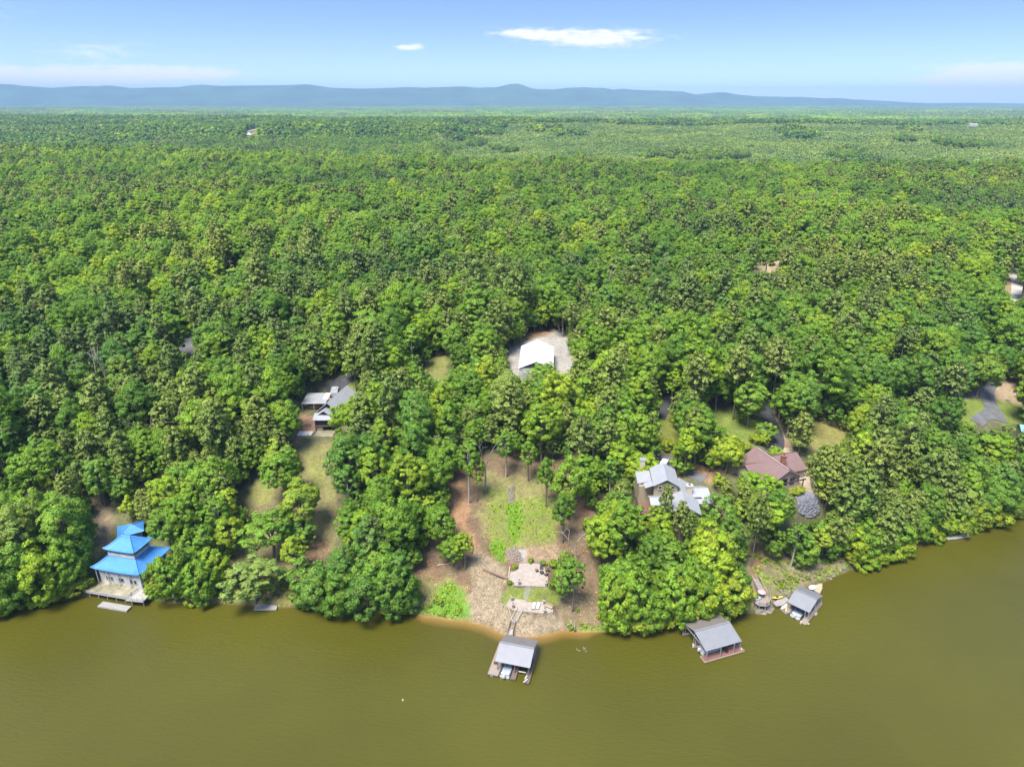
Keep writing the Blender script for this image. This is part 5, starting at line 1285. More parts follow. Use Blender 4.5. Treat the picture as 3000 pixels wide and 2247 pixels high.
for sx_ in (-.27, .27):
    for sy_ in (-.27, .27): MB().box(sx_ - .03, sx_ + .03, sy_ - .03, sy_ + .03, 0, .35).build('leg', 'black_plastic', t)

d3 = thing('boat_dock', 'single-slip boat dock with a lilac-grey roof at the foot of the rocky bank', 'boat dock', (71.45, 133.7, 0), -44.0)
dock_roof(d3, 5.4, 8.3, 3.1, 4.5)
finger(d3, 1.6, 2.75, -5.4, 4.6, 'deck_wood', 'tan_board'); finger(d3, -2.6, -1.8, -4.3, 4.2, 'deck_wood', 'grey_wood'); finger(d3, -1.7, 1.5, 3.0, 4.5, 'deck_wood', 'grey_wood')
posts(d3, [(-2.4, -3.9), (-2.4, 3.9), (1.75, -4.0), (2.55, -4.0), (2.55, 0), (2.55, 3.9)], 3.1, 'galvanised', .07)
for x, y in ((-2.5, -4.4), (1.6, -5.5)): MB().tube((x, y, -.2), (x, y, .75), .16, .16, 10).build('mooring_float', 'white_cushion', d3)
for y in (-5.0, -4.6, -.6, -.2, .3):
    MB().tube((2.9, y, .55), (3.35, y - .1, .55), .08, .08, 8).build('dock_bumper', 'white_cushion', d3)
rail(MB(), [(2.7, -3.4, .55), (2.7, 4.2, .55)], .9, 2.5, .03).build('railing', 'grey_wood', d3)
c_ = Matrix.Rotation(R(-44), 2) @ Vector((-.15, -1.6)); boat(71.45 + c_.x, 133.7 + c_.y, -44, 'white and navy pontoon runabout in the single-slip dock', trim='boat_blue', inside='boat_blue', W=2.5)
def flat_platform(name, label, px, z, mat, edge, cat='platform', group=None, th=.25):
    P = [bp(u, v, z) for u, v in px]; c = np.mean(P, 0)
    t = thing(name, label, cat, (c[0], c[1], 0), 0, group)
    loc = [(q[0] - c[0], q[1] - c[1], z) for q in P]
    if sum(a[0] * b[1] - b[0] * a[1] for a, b in zip(loc, loc[1:] + loc[:1])) < 0: loc = loc[::-1]
    MB().slab(loc, th).build('planking', mat, t)
    m = MB()
    for a, b in zip(loc, loc[1:] + loc[:1]): m.beam(np.array(a) + [0, 0, -.12], np.array(b) + [0, 0, -.12], .1, .32)
    m.build('edge_board', edge, t)
    for q in loc: MB().tube((q[0] * .82, q[1] * .82, -2.2), (q[0] * .82, q[1] * .82, z - th + .02), .13, .13, 7).build('pile', 'grey_wood', t)
    return t, c
sp, sc_ = flat_platform('paddle_board_float', 'small grey float beside the single-slip dock holding paddle boards', [(2286, 1782), (2303, 1764), (2318, 1772), (2318, 1792), (2302, 1796)], .4, 'dark_wood', 'grey_wood')
for (u0, v0, u1, v1, mat, lab) in ((2290, 1783, 2306, 1767, 'white_cushion', 'white paddle board lying on the float'), (2301, 1789, 2315, 1772, 'orange_plastic', 'pale orange paddle board lying on the float')):
    p, q = bp(u0, v0, .6), bp(u1, v1, .6); L = np.linalg.norm(q - p); m = MB(); n = 12
    pts = [(L / 2 * math.cos(a), .42 * math.sin(a) * (1 - .25 * math.cos(a) ** 2), .12) for a in np.arange(n) * 2 * math.pi / n]
    o = m.slab(pts, .12).build('paddle_board', mat, None, tuple((p + q) / 2 + [0, 0, -.14]), math.atan2(q[1] - p[1], q[0] - p[0])); tag(o, lab, 'paddle board')
wk, _ = flat_platform('dock_walkway', 'weathered planked walkway joining the rock deck to the single-slip dock', [(2264, 1765), (2274, 1776), (2294, 1773), (2311, 1757), (2306, 1749), (2285, 1752)], .7, 'grey_wood', 'dark_wood', 'walkway')
ladder(wk, -1.6, -1.35, .7)
ky = thing('kayak', 'yellow kayak drawn up behind the dock walkway', 'kayak', tuple(bp(2277, 1752, 1.0)), 10)
kv = []; n = 9
for j in range(n):
    s = -1 + 2 * j / (n - 1); w = .38 * (1 - abs(s) ** 2.2) + .01; z0 = .12 * s * s
    kv += [(s * 1.6, -w, .28 + z0), (s * 1.6, 0, z0), (s * 1.6, w, .28 + z0), (s * 1.6, 0, .36 + z0)]
MB().add(kv, [(4 * j + i, 4 * j + (i + 1) % 4, 4 * j + 4 + (i + 1) % 4, 4 * j + 4 + i) for j in range(n - 1) for i in range(4)]).build('hull', 'yellow_plastic', ky)
MB().lathe([(.22, .36), (.3, .42), (.26, .44), (.2, .38)], n=12).build('cockpit_rim', 'black_plastic', ky).scale = (1.5, .8, 1)
rd, rc = flat_platform('rock_deck', 'wooden sitting deck built out on rocks at the foot of long steps', [(2208, 1755), (2228, 1741), (2242, 1742), (2254, 1752), (2256, 1768), (2246, 1774), (2224, 1772), (2214, 1766)], 2.4, 'deck_wood', 'grey_wood', 'deck')
rail(MB(), [tuple(bp(u, v, 2.4) - [rc[0], rc[1], 0]) for u, v in ((2224, 1771), (2246, 1773), (2256, 1767), (2254, 1752))], .95, 1.2).build('railing', 'grey_wood', rd)
t = thing('beach_umbrella', 'small pink sunshade on the rock deck', 'umbrella', tuple(bp(2229, 1748, 2.4))); MB().tube((0, 0, 0), (0, 0, 1.9), .03, .03, 6).build('pole', 'white_paint', t); MB().lathe([(1.0, 1.5), (.9, 1.62), (.5, 1.9), (.05, 2.1)], n=10).build('canopy', 'pink_fabric', t)
t = thing('outdoor_sofa', 'grey-blue cushioned sofa on the rock deck', 'sofa', tuple(bp(2219, 1756, 2.4)), 30); MB().box(-.9, .9, -.4, .4, .1, .45).build('seat', 'blue_grey_fabric', t); MB().box(-.9, .9, .4, .55, .1, .85).build('backrest', 'blue_grey_fabric', t)
for s in (-1, 1): MB().box(s * .98 - .08, s * .98 + .08, -.4, .5, .05, .65).build('armrest', 'dark_wood', t)

def stairs(name, label, top, bot, n, w, mat='pale_deck', side='timber', rails=None, cat='stairs'):
    """flight of separate treads between two world points"""
    top, bot = np.array(top, float), np.array(bot, float)
    c = (top + bot) / 2; d = (top - bot); dh = d.copy(); dh[2] = 0; L = np.linalg.norm(dh); ang = math.degrees(math.atan2(dh[1], dh[0])) - 90
    t = thing(name, label, cat, (bot[0], bot[1], bot[2]), ang); rise, run = d[2] / n, L / n
    for k in range(n):
        q = bot + dh / L * (k + .35) * run; up_ = max(0.0, ground(q[0], q[1]) + .05 - bot[2] - k * rise)
        MB().box(-w / 2, w / 2, k * run + .06 * run, k * run + .62 * run, k * rise + .02 + up_, k * rise + .16 + up_).build('tread', mat, t)
    for s in (-1, 1): MB().beam((s * (w / 2 + .05), 0, -.06), (s * (w / 2 + .05), L, d[2] - .06), .06, .16).build('stringer', side, t)
    for k in range(n): MB().box(-w / 2, w / 2, k * run + .66 * run, k * run + .98 * run, k * rise - .35, k * rise + .05).build('riser', side, t)
    if rails:
        for s in (-1, 1): rail(MB(), [(s * (w / 2 + .12), 0, .1), (s * (w / 2 + .12), L, d[2] + .1)], .95, 1.8, .035, False).build('handrail', rails, t)
    return t
def terr(u, v, dz=.12): p = at(u, v); return p + [0, 0, dz]
stairs('bank_stairs', 'long wooden steps with a handrail climbing the rocky bank', terr(2211, 1695), bp(2236, 1742, 2.5), 12, 1.5, 'pale_deck', 'dark_wood', 'tan_board')
p = bp(2405, 1722, .5)
sl, _ = flat_platform('shore_platform', 'tan planked platform between the single-slip dock and the bank', [(2385, 1715), (2408, 1708), (2409, 1722), (2402, 1738), (2384, 1728)], .6, 'tan_board', 'grey_wood')
t = thing('white_kayaks', 'white inflatable lying on the tan shore platform', 'inflatable', tuple(bp(2380, 1722, .7)), 30); t.name = 'inflatable_raft'
MB().lathe([(.5, .0), (.75, .15), (.75, .3), (.5, .45), (.35, .3)], n=14).build('tube', 'white_cushion', t).scale = (1.6, 1, 1); MB().box(-.7, .7, -.4, .4, .02, .1).build('floor', 'white_cushion', t)
od, oc = flat_platform('old_dock', 'old dark plank dock under a leaning tree below the cabin lawn', [(744, 1785), (748, 1773), (765, 1768), (812, 1774), (809, 1785)], .45, 'grey_wood', 'grey_wood', 'dock')
pd, _ = flat_platform('plank_dock', 'low weathered plank dock along the wooded shore', [(2756, 1582), (2758, 1576), (2830, 1562), (2842, 1570), (2800, 1577)], .5, 'grey_wood', 'pale_deck', 'dock')

# gangway from beach steps to the first dock
g0, g1 = bp(1503, 1827, 1.0), bp(1495, 1858, .75)
gw = thing('gangway', 'short railed wooden gangway from the beach steps to the two-slip dock', 'gangway', tuple(g1), math.degrees(math.atan2(g0[1] - g1[1], g0[0] - g1[0])) - 90)
Lg = np.linalg.norm((g0 - g1)[:2]); MB().slab([(-.6, 0, 0), (.6, 0, 0), (.6, Lg, g0[2] - g1[2]), (-.6, Lg, g0[2] - g1[2])], .15).build('planking', 'pale_deck', gw)
for s in (-1, 1): rail(MB(), [(s * .62, 0, 0), (s * .62, Lg, g0[2] - g1[2])], 1.0, 1.0, .04).build('railing', 'dark_wood', gw)
stairs('beach_steps', 'pale steps with rope handrails from the lower patio to the gangway', bp(1524, 1790, 3.0), bp(1505, 1826, 1.05), 10, 1.3, 'pale_deck', 'timber', 'tan_board')
stairs('lawn_steps', 'straight pale steps on the lawn between the two patios', bp(1549, 1719, 5.5), bp(1538, 1757, 3.05), 10, 1.3, 'pale_deck', 'timber')

# ------------------------------------------------------------------ patios and furniture
def patio(name, label, poly, z):
    c = np.mean(np.array(poly), 0); t = thing(name, label, 'patio', (c[0], c[1], z))
    loc = [(x - c[0], y - c[1], .1) for x, y in poly]
    if sum(a[0] * b[1] - b[0] * a[1] for a, b in zip(loc, loc[1:] + loc[:1])) < 0: loc = loc[::-1]
    MB().slab(loc, .5).build('paving', 'concrete', t)
    m = MB()
    for a, b in zip(loc, loc[1:] + loc[:1]): m.beam(np.array(a) + [0, 0, -.08], np.array(b) + [0, 0, -.08], .16, .3)
    m.build('kerb', 'stone_pillar' if 'upper' in name else 'concrete', t)
    return t
patio('upper_patio', 'pale stamped concrete patio with fire pit chairs above the lawn steps', UPPER_PATIO, 5.5); patio('lower_patio', 'narrow pale concrete terrace with sun loungers above the beach', LOWER_PATIO, 3.0)
bpy.data.objects['upper_patio'].name = 'fire_pit_patio'; bpy.data.objects['lower_patio'].name = 'beach_patio'
PILL = [(1521, 1712, 5.6, 'stone lamp pillar on the fire pit patio nearer the clay track'), (1600, 1717, 5.6, 'stone lamp pillar on the fire pit patio beside the twin trees'), (1500, 1759, 3.1, 'dark stone pillar at the lawn corner of the beach patio'),
        (1503, 1780, 3.1, 'stone lamp pillar on the beach patio edge by the rope rail'), (1594, 1769, 3.1, 'dark stone pillar behind the beach patio bench'), (1596, 1796, 3.1, 'stone lamp pillar on the beach patio edge by the bench')]
for u, v, z, lab in PILL:
    t = thing('lamp_pillar', lab, 'pillar', tuple(bp(u, v, z)), -12, 'stone pillars on the patios'); MB().box(-.22, .22, -.22, .22, 0, 1.0).build('shaft', 'stone_pillar', t); MB().box(-.32, .32, -.32, .32, 1.0, 1.1).build('cap', 'concrete', t)
    l_ = MB().lathe([(.05, 1.1), (.12, 1.14), (.13, 1.42), (.05, 1.46)], n=8).build('lantern', 'lamp_glass', t); MB().lathe([(.18, 1.46), (.02, 1.62)], n=8).build('lantern_roof', 'dark_trim', l_)
def patio_chair(label, p, deg, scale=1.0):
    t = thing('patio_chair', label, 'chair', p, deg, 'brown chairs round the fire pit')
    MB().box(-.33, .33, -.35, .3, .3, .38).build('seat', 'chair_brown', t); MB().slab([(-.33, .28, .36), (.33, .28, .36), (.3, .55, 1.1), (-.3, .55, 1.1)], .06).build('backrest', 'chair_brown', t)
    for s in (-1, 1):
        MB().box(s * .37 - .05, s * .37 + .05, -.4, .3, .55, .6).build('armrest', 'chair_brown', t)
        for y in (-.35, .25): MB().box(s * .36 - .04, s * .36 + .04, y - .04, y + .04, 0, .55).build('leg', 'chair_brown', t)
patio_chair('brown patio chair by the fire pit facing the folded umbrella', tuple(bp(1573, 1674, 5.6)), 100); patio_chair('brown patio chair backed against the fire pit shrubs', tuple(bp(1586, 1667, 5.6)), 0)
patio_chair('brown patio chair at the tree side of the fire pit', tuple(bp(1602, 1674, 5.6)), -80); patio_chair('brown patio chair at the lake side of the fire pit', tuple(bp(1600, 1686, 5.6)), -140)
t = thing('fire_pit', 'dark round fire pit table among the patio chairs', 'fire pit', tuple(bp(1587, 1680, 5.6))); MB().lathe([(.25, 0), (.3, .3), (.55, .45), (.55, .52), (.45, .52), (.4, .42)], n=14).build('bowl', 'black_plastic', t); MB().lathe([(.4, .38), (.3, .46), (.05, .5)], n=10).build('embers_bed', 'chair_brown', t)
t = thing('patio_umbrella', 'closed dark green umbrella standing behind the fire pit', 'umbrella', tuple(bp(1585, 1664, 5.6))); MB().tube((0, 0, 0), (0, 0, 2.4), .04, .04, 6).build('pole', 'galvanised', t); MB().lathe([(.24, 1.0), (.2, 1.5), (.1, 2.2), (.03, 2.45)], n=8).build('folded_canopy', 'vinyl_teal', t); MB().lathe([(.35, 0), (.35, .1), (.08, .15)], n=12).build('base', 'black_plastic', t)
for u, lab in ((1564, 'white chaise lounge on the beach patio, nearer the steps'), (1576, 'white chaise lounge on the beach patio, nearer the bench')):
    t = thing('chaise_lounge', lab, 'lounger', tuple(bp(u, 1778, 3.1)), -12, 'white chaise lounges'); MB().box(-.34, .34, -.95, .25, .28, .38).build('seat', 'white_cushion', t); MB().slab([(-.34, .22, .38), (.34, .22, .38), (.34, .85, .75), (-.34, .85, .75)], .1).build('backrest', 'white_cushion', t)
    MB().box(-.38, -.34, -.98, .8, .18, .26).box(.34, .38, -.98, .8, .18, .26).build('frame', 'chair_brown', t)
    for s in (-.35, .35):
        for y in (-.9, .7): MB().box(s - .03, s + .03, y - .03, y + .03, 0, .2).build('leg', 'chair_brown', t)
t = thing('timber_bench', 'tan slatted timber bench at the end of the beach patio', 'bench', tuple(bp(1607, 1780, 3.1)), -28)
for k in range(3): MB().box(-1.0, 1.0, -.3 + .22 * k, -.12 + .22 * k, .4, .46).build('slat', 'tan_board', t)
for k in range(2): MB().box(-1.0, 1.0, .36, .42, .6 + .22 * k, .76 + .22 * k).build('back_slat', 'tan_board', t)
for x in (-.85, .85): MB().box(x - .06, x + .06, -.3, .4, 0, .4).build('leg', 'dark_wood', t)

def lying_log(name, label, p, q, r, cat='log', mat='log_wood', group=None, square=False):
    p, q = np.array(p), np.array(q); c = (p + q) / 2
    m = MB(); a, b = p - c, q - c
    if square: m.beam(a, b, 2 * r, 2 * r)
    else:
        n = 5; rng = np.random.default_rng(int(abs(p[0] * 100)))
        P = [a + (b - a) * i / n + np.append(rng.normal(size=2) * r * .5, 0) for i in range(n + 1)]
        for i in range(n): m.tube(P[i], P[i + 1], r * (1 - .1 * i), r * (1 - .1 * (i + 1)), 7)
    o = m.build(name, mat, None, tuple(c)); tag(o, label, cat, group); return o
lying_log('retaining_timber', 'long squared timber edging the slope beside the fire pit patio', terr(1415, 1668, .2), terr(1487, 1696, .2), .2, 'timber', 'timber', None, True)
lying_log('retaining_timber', 'pinkish edging board at the corner of the fire pit patio', terr(1494, 1661, .2), bp(1489, 1694, 5.7), .13, 'timber', 'tan_board', None, True)
lying_log('fallen_log', 'thick fallen log beneath the pair of small trees by the track', terr(1279, 1658, .2), terr(1322, 1651, .2), .3); lying_log('fallen_log', 'slim fallen log on the reddish litter above the weeds', terr(1313, 1685, .12), terr(1328, 1682, .12), .14)
lying_log('fallen_log', 'thin dead branch across the litter above the fallen log', terr(1262, 1630, .12), terr(1287, 1618, .12), .12); lying_log('fallen_log', 'short dark log at the top of the weedy shore', terr(1265, 1706, .12), terr(1282, 1704, .12), .14)
for k, (u0, v0, u1, v1) in enumerate(((1671, 1824, 1690, 1849), (1667, 1826, 1658, 1840), (1670, 1822, 1672, 1840), (1664, 1832, 1686, 1836))): lying_log('driftwood', 'bleached driftwood limb in the snag at the beach corner', terr(u0, v0, .5), terr(u1, v1, .25), .13, 'driftwood', 'dead_wood', 'driftwood snag by the beach')
for k, (u0, v0, u1, v1) in enumerate(((1688, 1898, 1692, 1904), (1692, 1904, 1700, 1906), (1708, 1893, 1711, 1905), (1711, 1902, 1716, 1896), (1716, 1911, 1719, 1904))): lying_log('sunken_branch', 'pale branch tip of a drowned tree poking from the water', bp(u0, v0, -.15), bp(u1, v1, .35), .09, 'branch', 'dead_wood', 'drowned branches off the beach')
o = MB().lathe([(.03, -.1), (.17, 0), (.17, .1), (.06, .2), (.02, .22)], n=12).build('marker_buoy', 'white_cushion', None, tuple(bp(1180, 2050, 0))); tag(o, 'tiny white buoy floating alone on the open lake', 'buoy')
for k, (u0, v0, u1, v1) in enumerate(((1489, 1787, 1502, 1828),)): 
    t = thing('rope_rail', 'white rope rail running down from the beach patio to the gangway', 'handrail', (0, 0, 0)); a, b = bp(u0, v0, 3.0), bp(u1, v1, 1.3); t.location = tuple(b); a = a - b; b = b * 0
    MB().tube(a + [0, 0, .9], b + [0, 0, .9], .04, .04, 6).build('rope', 'white_cushion', t)
    for s in (0, .5, 1): MB().tube(a * s + [0, 0, -.3], a * s + [0, 0, .95], .05, .05, 6).build('post', 'tan_board', t)
p = at(683, 829); t = thing('utility_pole', 'wooden utility pole standing in a gap of the forest', 'pole', tuple(p)); MB().tube((0, 0, -1), (0, 0, 13), .2, .14, 8).build('shaft', 'pole_wood', t); MB().box(-1.3, 1.3, -.08, .08, 11.8, 12.05).build('crossarm', 'pole_wood', t)
for x in (-1.1, 0, 1.1): MB().tube((x, 0, 12.05), (x, 0, 12.35), .06, .05, 6).build('insulator', 'white_paint', t)

# ------------------------------------------------------------------ roads and drives
def road(name, label, px, width, mat, lift=.14, pts=None):
    P = [at(u, v) for u, v in px]; Q = []
    for a, b in zip(P, P[1:]):
        n = max(2, int(np.linalg.norm(b - a) / 2.0)); Q += [a + (b - a) * i / n for i in range(n)]
    Q.append(P[-1]); Q = np.array(Q)
    if len(Q) > 8:
        for _ in range(4): Q[1:-1] = (Q[:-2] + 2 * Q[1:-1] + Q[2:]) / 4
    D = np.gradient(Q[:, :2], axis=0); D /= np.linalg.norm(D, axis=1, keepdims=True) + 1e-9; N = np.stack([-D[:, 1], D[:, 0]], 1)
    K = 5; V = []
    for j in range(K):
        e_ = Q[:, :2] + N * width * (j / (K - 1) - .5); V.append(np.column_stack([e_, height(e_[:, 0], e_[:, 1]) + lift]))
    V = np.stack(V, 1); n = len(Q); V = V.reshape(-1, 3)
    F = [(i * K + j, i * K + j + 1, (i + 1) * K + j + 1, (i + 1) * K + j) for i in range(n - 1) for j in range(K - 1)]
    o = bpy.data.objects.new(name, np_mesh(name, V, np.array(F)[:, ::-1], [mat], True)); COL.objects.link(o); tag(o, label, kind='structure'); return o
road('driveway', 'black asphalt drive curving down to the brown house', [(2236, 1120), (2238, 1160), (2240, 1200), (2256, 1240), (2275, 1275), (2282, 1305), (2262, 1325)], 5.0, 'asphalt')
road('driveway', 'dark asphalt drive above the tan house', [(1975, 1140), (1958, 1170), (1943, 1195), (1928, 1225)], 4.5, 'asphalt')
road('driveway', 'grey drive bend behind the tan house', [(1915, 1335), (1950, 1345), (2005, 1372), (2035, 1392), (2060, 1410)], 4.0, 'worn_asphalt')
road('driveway', 'black asphalt lane behind the dark cabin', [(1035, 1100), (1000, 1120), (975, 1140), (960, 1152)], 5.0, 'asphalt')
road('driveway', 'pale concrete apron beside the brown house', [(2300, 1312), (2325, 1345), (2345, 1385), (2352, 1430)], 4.5, 'tan_board')
road('driveway', 'grey asphalt drive by the green-roofed house', [(2915, 1020), (2905, 1060), (2908, 1100), (2888, 1145), (2895, 1180), (2915, 1205), (2930, 1235)], 5.5, 'worn_asphalt', .2)
road('driveway', 'fork of the grey drive toward the trees', [(2912, 1200), (2885, 1220), (2860, 1240)], 4.5, 'worn_asphalt', .22)
road('pale_road', 'pale concrete road climbing along the forest edge', [(2962, 785), (2972, 800), (2984, 830), (2986, 860), (2975, 890), (2962, 920)], 7.0, 'pale_road', .25)
road('forest_road', 'grey asphalt road bending through a gap in the forest', [(600, 930), (570, 965), (552, 995), (553, 1020), (558, 1048)], 7.5, 'worn_asphalt', .25)
road('gravel_road', 'white gravel road curling through a far clearing', [(760, 378), (735, 384), (722, 391), (728, 399)], 16.0, 'pale_road', 1.5)

# ------------------------------------------------------------------ hand-placed trees, bushes, rocks, weeds
def set_tree(kind, u, v, top_v, rad_px, label, group=None):
    """tree standing at photo pixel (u, v) whose top reaches row top_v"""
    p = at(u, v); g = HI[kind][0]
    dist = math.hypot(p[1], CAM_H - p[2])
    # height so that the projected top lands on top_v
    lo, hi = 2.0, 40.0
    for _ in range(30):
        mid_ = (lo + hi) / 2
        _, tv = project(np.array([p[0]]), np.array([p[1]]), np.array([p[2] + mid_]))
        if tv[0] > top_v: lo = mid_
        else: hi = mid_
    s_xy = rad_px * dist / FPX / g.R
    t = plant(kind, p[0], p[1], p[2], 1.0, random.uniform(0, 6.28), label, group)
    t.scale = (s_xy, s_xy, lo / g.H)
    return t
set_tree(7, 1374, 1475, 1284, 30, 'tall slim tree with forked leafy top beside the clay track, near the tall dead snag'); set_tree(3, 1397, 1470, 1330, 24, 'shorter slim tree beside the tall dead snag in the clearing')
set_tree(7, 1482, 1399, 1262, 26, 'pale-trunked tree at the upper edge of the clearing behind the lush grass'); set_tree(3, 1548, 1410, 1290, 26, 'pale-trunked leafy tree at the upper clearing edge, farther from the dead snag')
set_tree(3, 1599, 1486, 1345, 26, 'lone slim dark green tree on the dry grass of the clearing'); set_tree(2, 1666, 1511, 1348, 52, 'broad grey-green oak at the reddish side of the clearing'); set_tree(7, 1702, 1451, 1330, 34, 'tree behind the broad grey-green oak in the clearing')
set_tree(3, 1647, 1590, 1455, 30, 'slim leafy tree standing just above the bare branching snag'); set_tree(4, 1645, 1759, 1648, 29, 'lakeside tree with two stems at the end of the lawn by the fire pit patio'); set_tree(3, 1676, 1792, 1640, 30, 'pale-trunked tree at the beach corner beside the two-stemmed tree')
set_tree(6, 1657, 1690, 1612, 20, 'small dark leafy tree at the foot of the bare branching snag')
set_tree(2, 1326, 1661, 1572, 34, 'dark green rounded tree over the thick fallen log'); set_tree(3, 1362, 1669, 1562, 24, 'narrow dark green tree at the bend of the clay track'); set_tree(0, 1290, 1610, 1482, 46, 'leafy tree on the litter above the dark pair by the track')
set_tree(0, 838, 1475, 1318, 50, 'grey-green domed tree at the top of the cabin lawn'); set_tree(5, 892, 1560, 1418, 56, 'bright green tree in the middle of the cabin lawn path'); set_tree(1, 804, 1645, 1498, 58, 'wide feathery tree on the cabin lawn above the old dock'); set_tree(6, 885, 1605, 1516, 42, 'bushy mid-green tree on the cabin lawn below the bright green one')
set_tree(3, 873, 1690, 1575, 36, 'lollipop-shaped tree on the reddish litter of the lawn path'); set_tree(4, 748, 1766, 1645, 66, 'big leaning tree overhanging the old plank dock'); set_tree(6, 945, 1700, 1640, 22, 'small pale sapling beside the lawn path near the lake')
set_tree(1, 2190, 1250, 1120, 48, 'large rounded shade tree on the lawn beside the black drive'); set_tree(3, 2096, 1205, 1105, 36, 'young shade tree with a mulch ring on the lawn'); set_tree(5, 2035, 1360, 1190, 50, 'massive spreading oak between the two lawns behind the tan house'); set_tree(2, 2125, 1390, 1280, 42, 'dense round tree between the tan and brown houses')
set_tree(6, 2098, 1310, 1250, 32, 'pale blossoming small tree on the lawn edge'); set_tree(6, 2240, 1295, 1240, 30, 'small shrub-like tree on the lawn side of the black drive'); set_tree(6, 2272, 1345, 1310, 20, 'clipped round evergreen in the turning circle of the brown house')
set_tree(2, 2860, 1165, 1035, 50, 'round shade tree in the fork of the grey drive'); set_tree(6, 1992, 1390, 1338, 30, 'feathery bright green tree behind the tan house roofs')
P0 = NOAK
set_tree(P0 + 1, 1940, 1600, 1418, 20, 'tall pine rising in front of the tan house gable'); set_tree(P0 + 0, 1985, 1620, 1472, 23, 'pine with open crown before the tan house windows'); set_tree(P0 + 3, 2012, 1640, 1500, 18, 'thin pine in front of the tan house terrace')
set_tree(P0 + 1, 2200, 1660, 1430, 30, 'tall pine on the bank between the two grey-roofed docks'); set_tree(P0 + 0, 2205, 1625, 1510, 28, 'shorter pine beside the bank stairs'); set_tree(P0 + 3, 2445, 1485, 1330, 34, 'tall pale-stemmed pine beyond the riprap, first of the row'); set_tree(P0 + 3, 2470, 1490, 1340, 34, 'tall pale-stemmed pine leaning over the riprap, last of the row')
set_tree(P0 + 1, 2410, 1475, 1310, 30, 'straight pale-stemmed pine beside the riprap slope'); set_tree(P0 + 1, 1108, 1680, 1515, 40, 'pair-stemmed pine in the shoreline thicket near the clay track')
set_tree(2, 1880, 1430, 1330, 50, 'dark oak crowding the chimney wing of the tan house'); set_tree(0, 2096, 1575, 1450, 42, 'leafy tree covering the end of the tan house roof'); set_tree(6, 2240, 1470, 1395, 46, 'spreading low tree below the brown house gable'); set_tree(0, 2190, 1480, 1380, 36, 'pale leafy tree beside the brown house eaves')
set_tree(1, 2240, 1560, 1445, 62, 'bright green tree on the slope below the riprap'); set_tree(2, 1022, 1285, 1178, 44, 'leafy tree hiding the lake end of the dark cabin roof'); set_tree(1, 1590, 1135, 1065, 34, 'leafy tree before the gable of the white metal building'); set_tree(0, 2075, 1830, 1690, 44, 'tree leaning over the long red-decked dock')

for u, v, tv, rp, k, lab in ((516, 1764, 1625, 50, 8, 'big low-skirted tree hiding the side deck of the pagoda house'), (590, 1768, 1655, 44, 8, 'low-skirted tree at the water beside the one by the pagoda deck'), (505, 1612, 1480, 50, 0, 'leafy tree behind the far eave of the pagoda house'),
        (216, 1735, 1592, 46, 8, 'pale yellow-green tree crowding the open end of the pagoda deck'), (140, 1762, 1612, 56, 8, 'rounded shoreline tree next beyond the pagoda deck'), (62, 1782, 1600, 58, 8, 'broad shoreline tree second beyond the pagoda deck'), (5, 1796, 1650, 52, 8, 'shoreline tree third beyond the pagoda deck'),
        (925, 1784, 1655, 58, 8, 'bright waterside tree beside the grassy landing of the cabin path'), (1000, 1794, 1672, 56, 8, 'waterside tree between the cabin landing and the big overhanging one'), (1078, 1800, 1672, 62, 8, 'big tree overhanging the water before the pair-stemmed pine'), (1150, 1797, 1662, 56, 8, 'waterside tree between the overhanging one and the weedy shore'), (1192, 1792, 1692, 36, 8, 'small yellow-green tree at the weedy shore edge'),
        (1790, 1838, 1690, 46, 8, 'waterside tree next to the beach litter slope'), (1850, 1845, 1672, 54, 8, 'dark waterside tree below the tan house'), (1912, 1848, 1735, 42, 8, 'bright yellow-green rounded tree at the water before the long dock'), (1975, 1832, 1672, 52, 8, 'waterside tree at the open end of the long red-decked dock'), (2040, 1812, 1680, 50, 8, 'waterside tree pressed against the long dock roof'), (2120, 1800, 1672, 50, 8, 'waterside tree behind the ridge of the long dock'), (2150, 1796, 1680, 36, 8, 'waterside tree between the long dock and the rock deck')):
    set_tree(k, u, v, tv, rp, lab)
set_tree(1, 1925, 1610, 1492, 36, 'leafy tree before the lower wall of the tan house side deck'); set_tree(0, 2030, 1612, 1515, 36, 'leafy tree before the terrace of the tan house')
def dead(label, u, v, h, seed, spread, lean=(0, 0)):
    p = at(u, v); V, F = dead_tree_geo(seed, h, spread, lean)
    t = thing('dead_tree', label, 'tree', tuple(p)); o = bpy.data.objects.new('trunk', np_mesh('dead_tree', V, F, ['dead_wood'], True)); COL.objects.link(o); o.parent = t
dead('tall bare grey dead tree in the clearing beside the clay track', 1423, 1439, 17, 3, .32); dead('bleached many-branched dead tree above the fire pit patio', 1689, 1641, 12, 5, .6, (-.08, 0)); dead('bare dead tree poking out of the forest above the pagoda house', 460, 1330, 16, 8, .7); dead('second bare dead tree in the forest above the cabin lawn', 545, 1310, 15, 9, .7); dead('whitish dead tree among the trees by the cabin lawn', 625, 1440, 12, 12, .7)

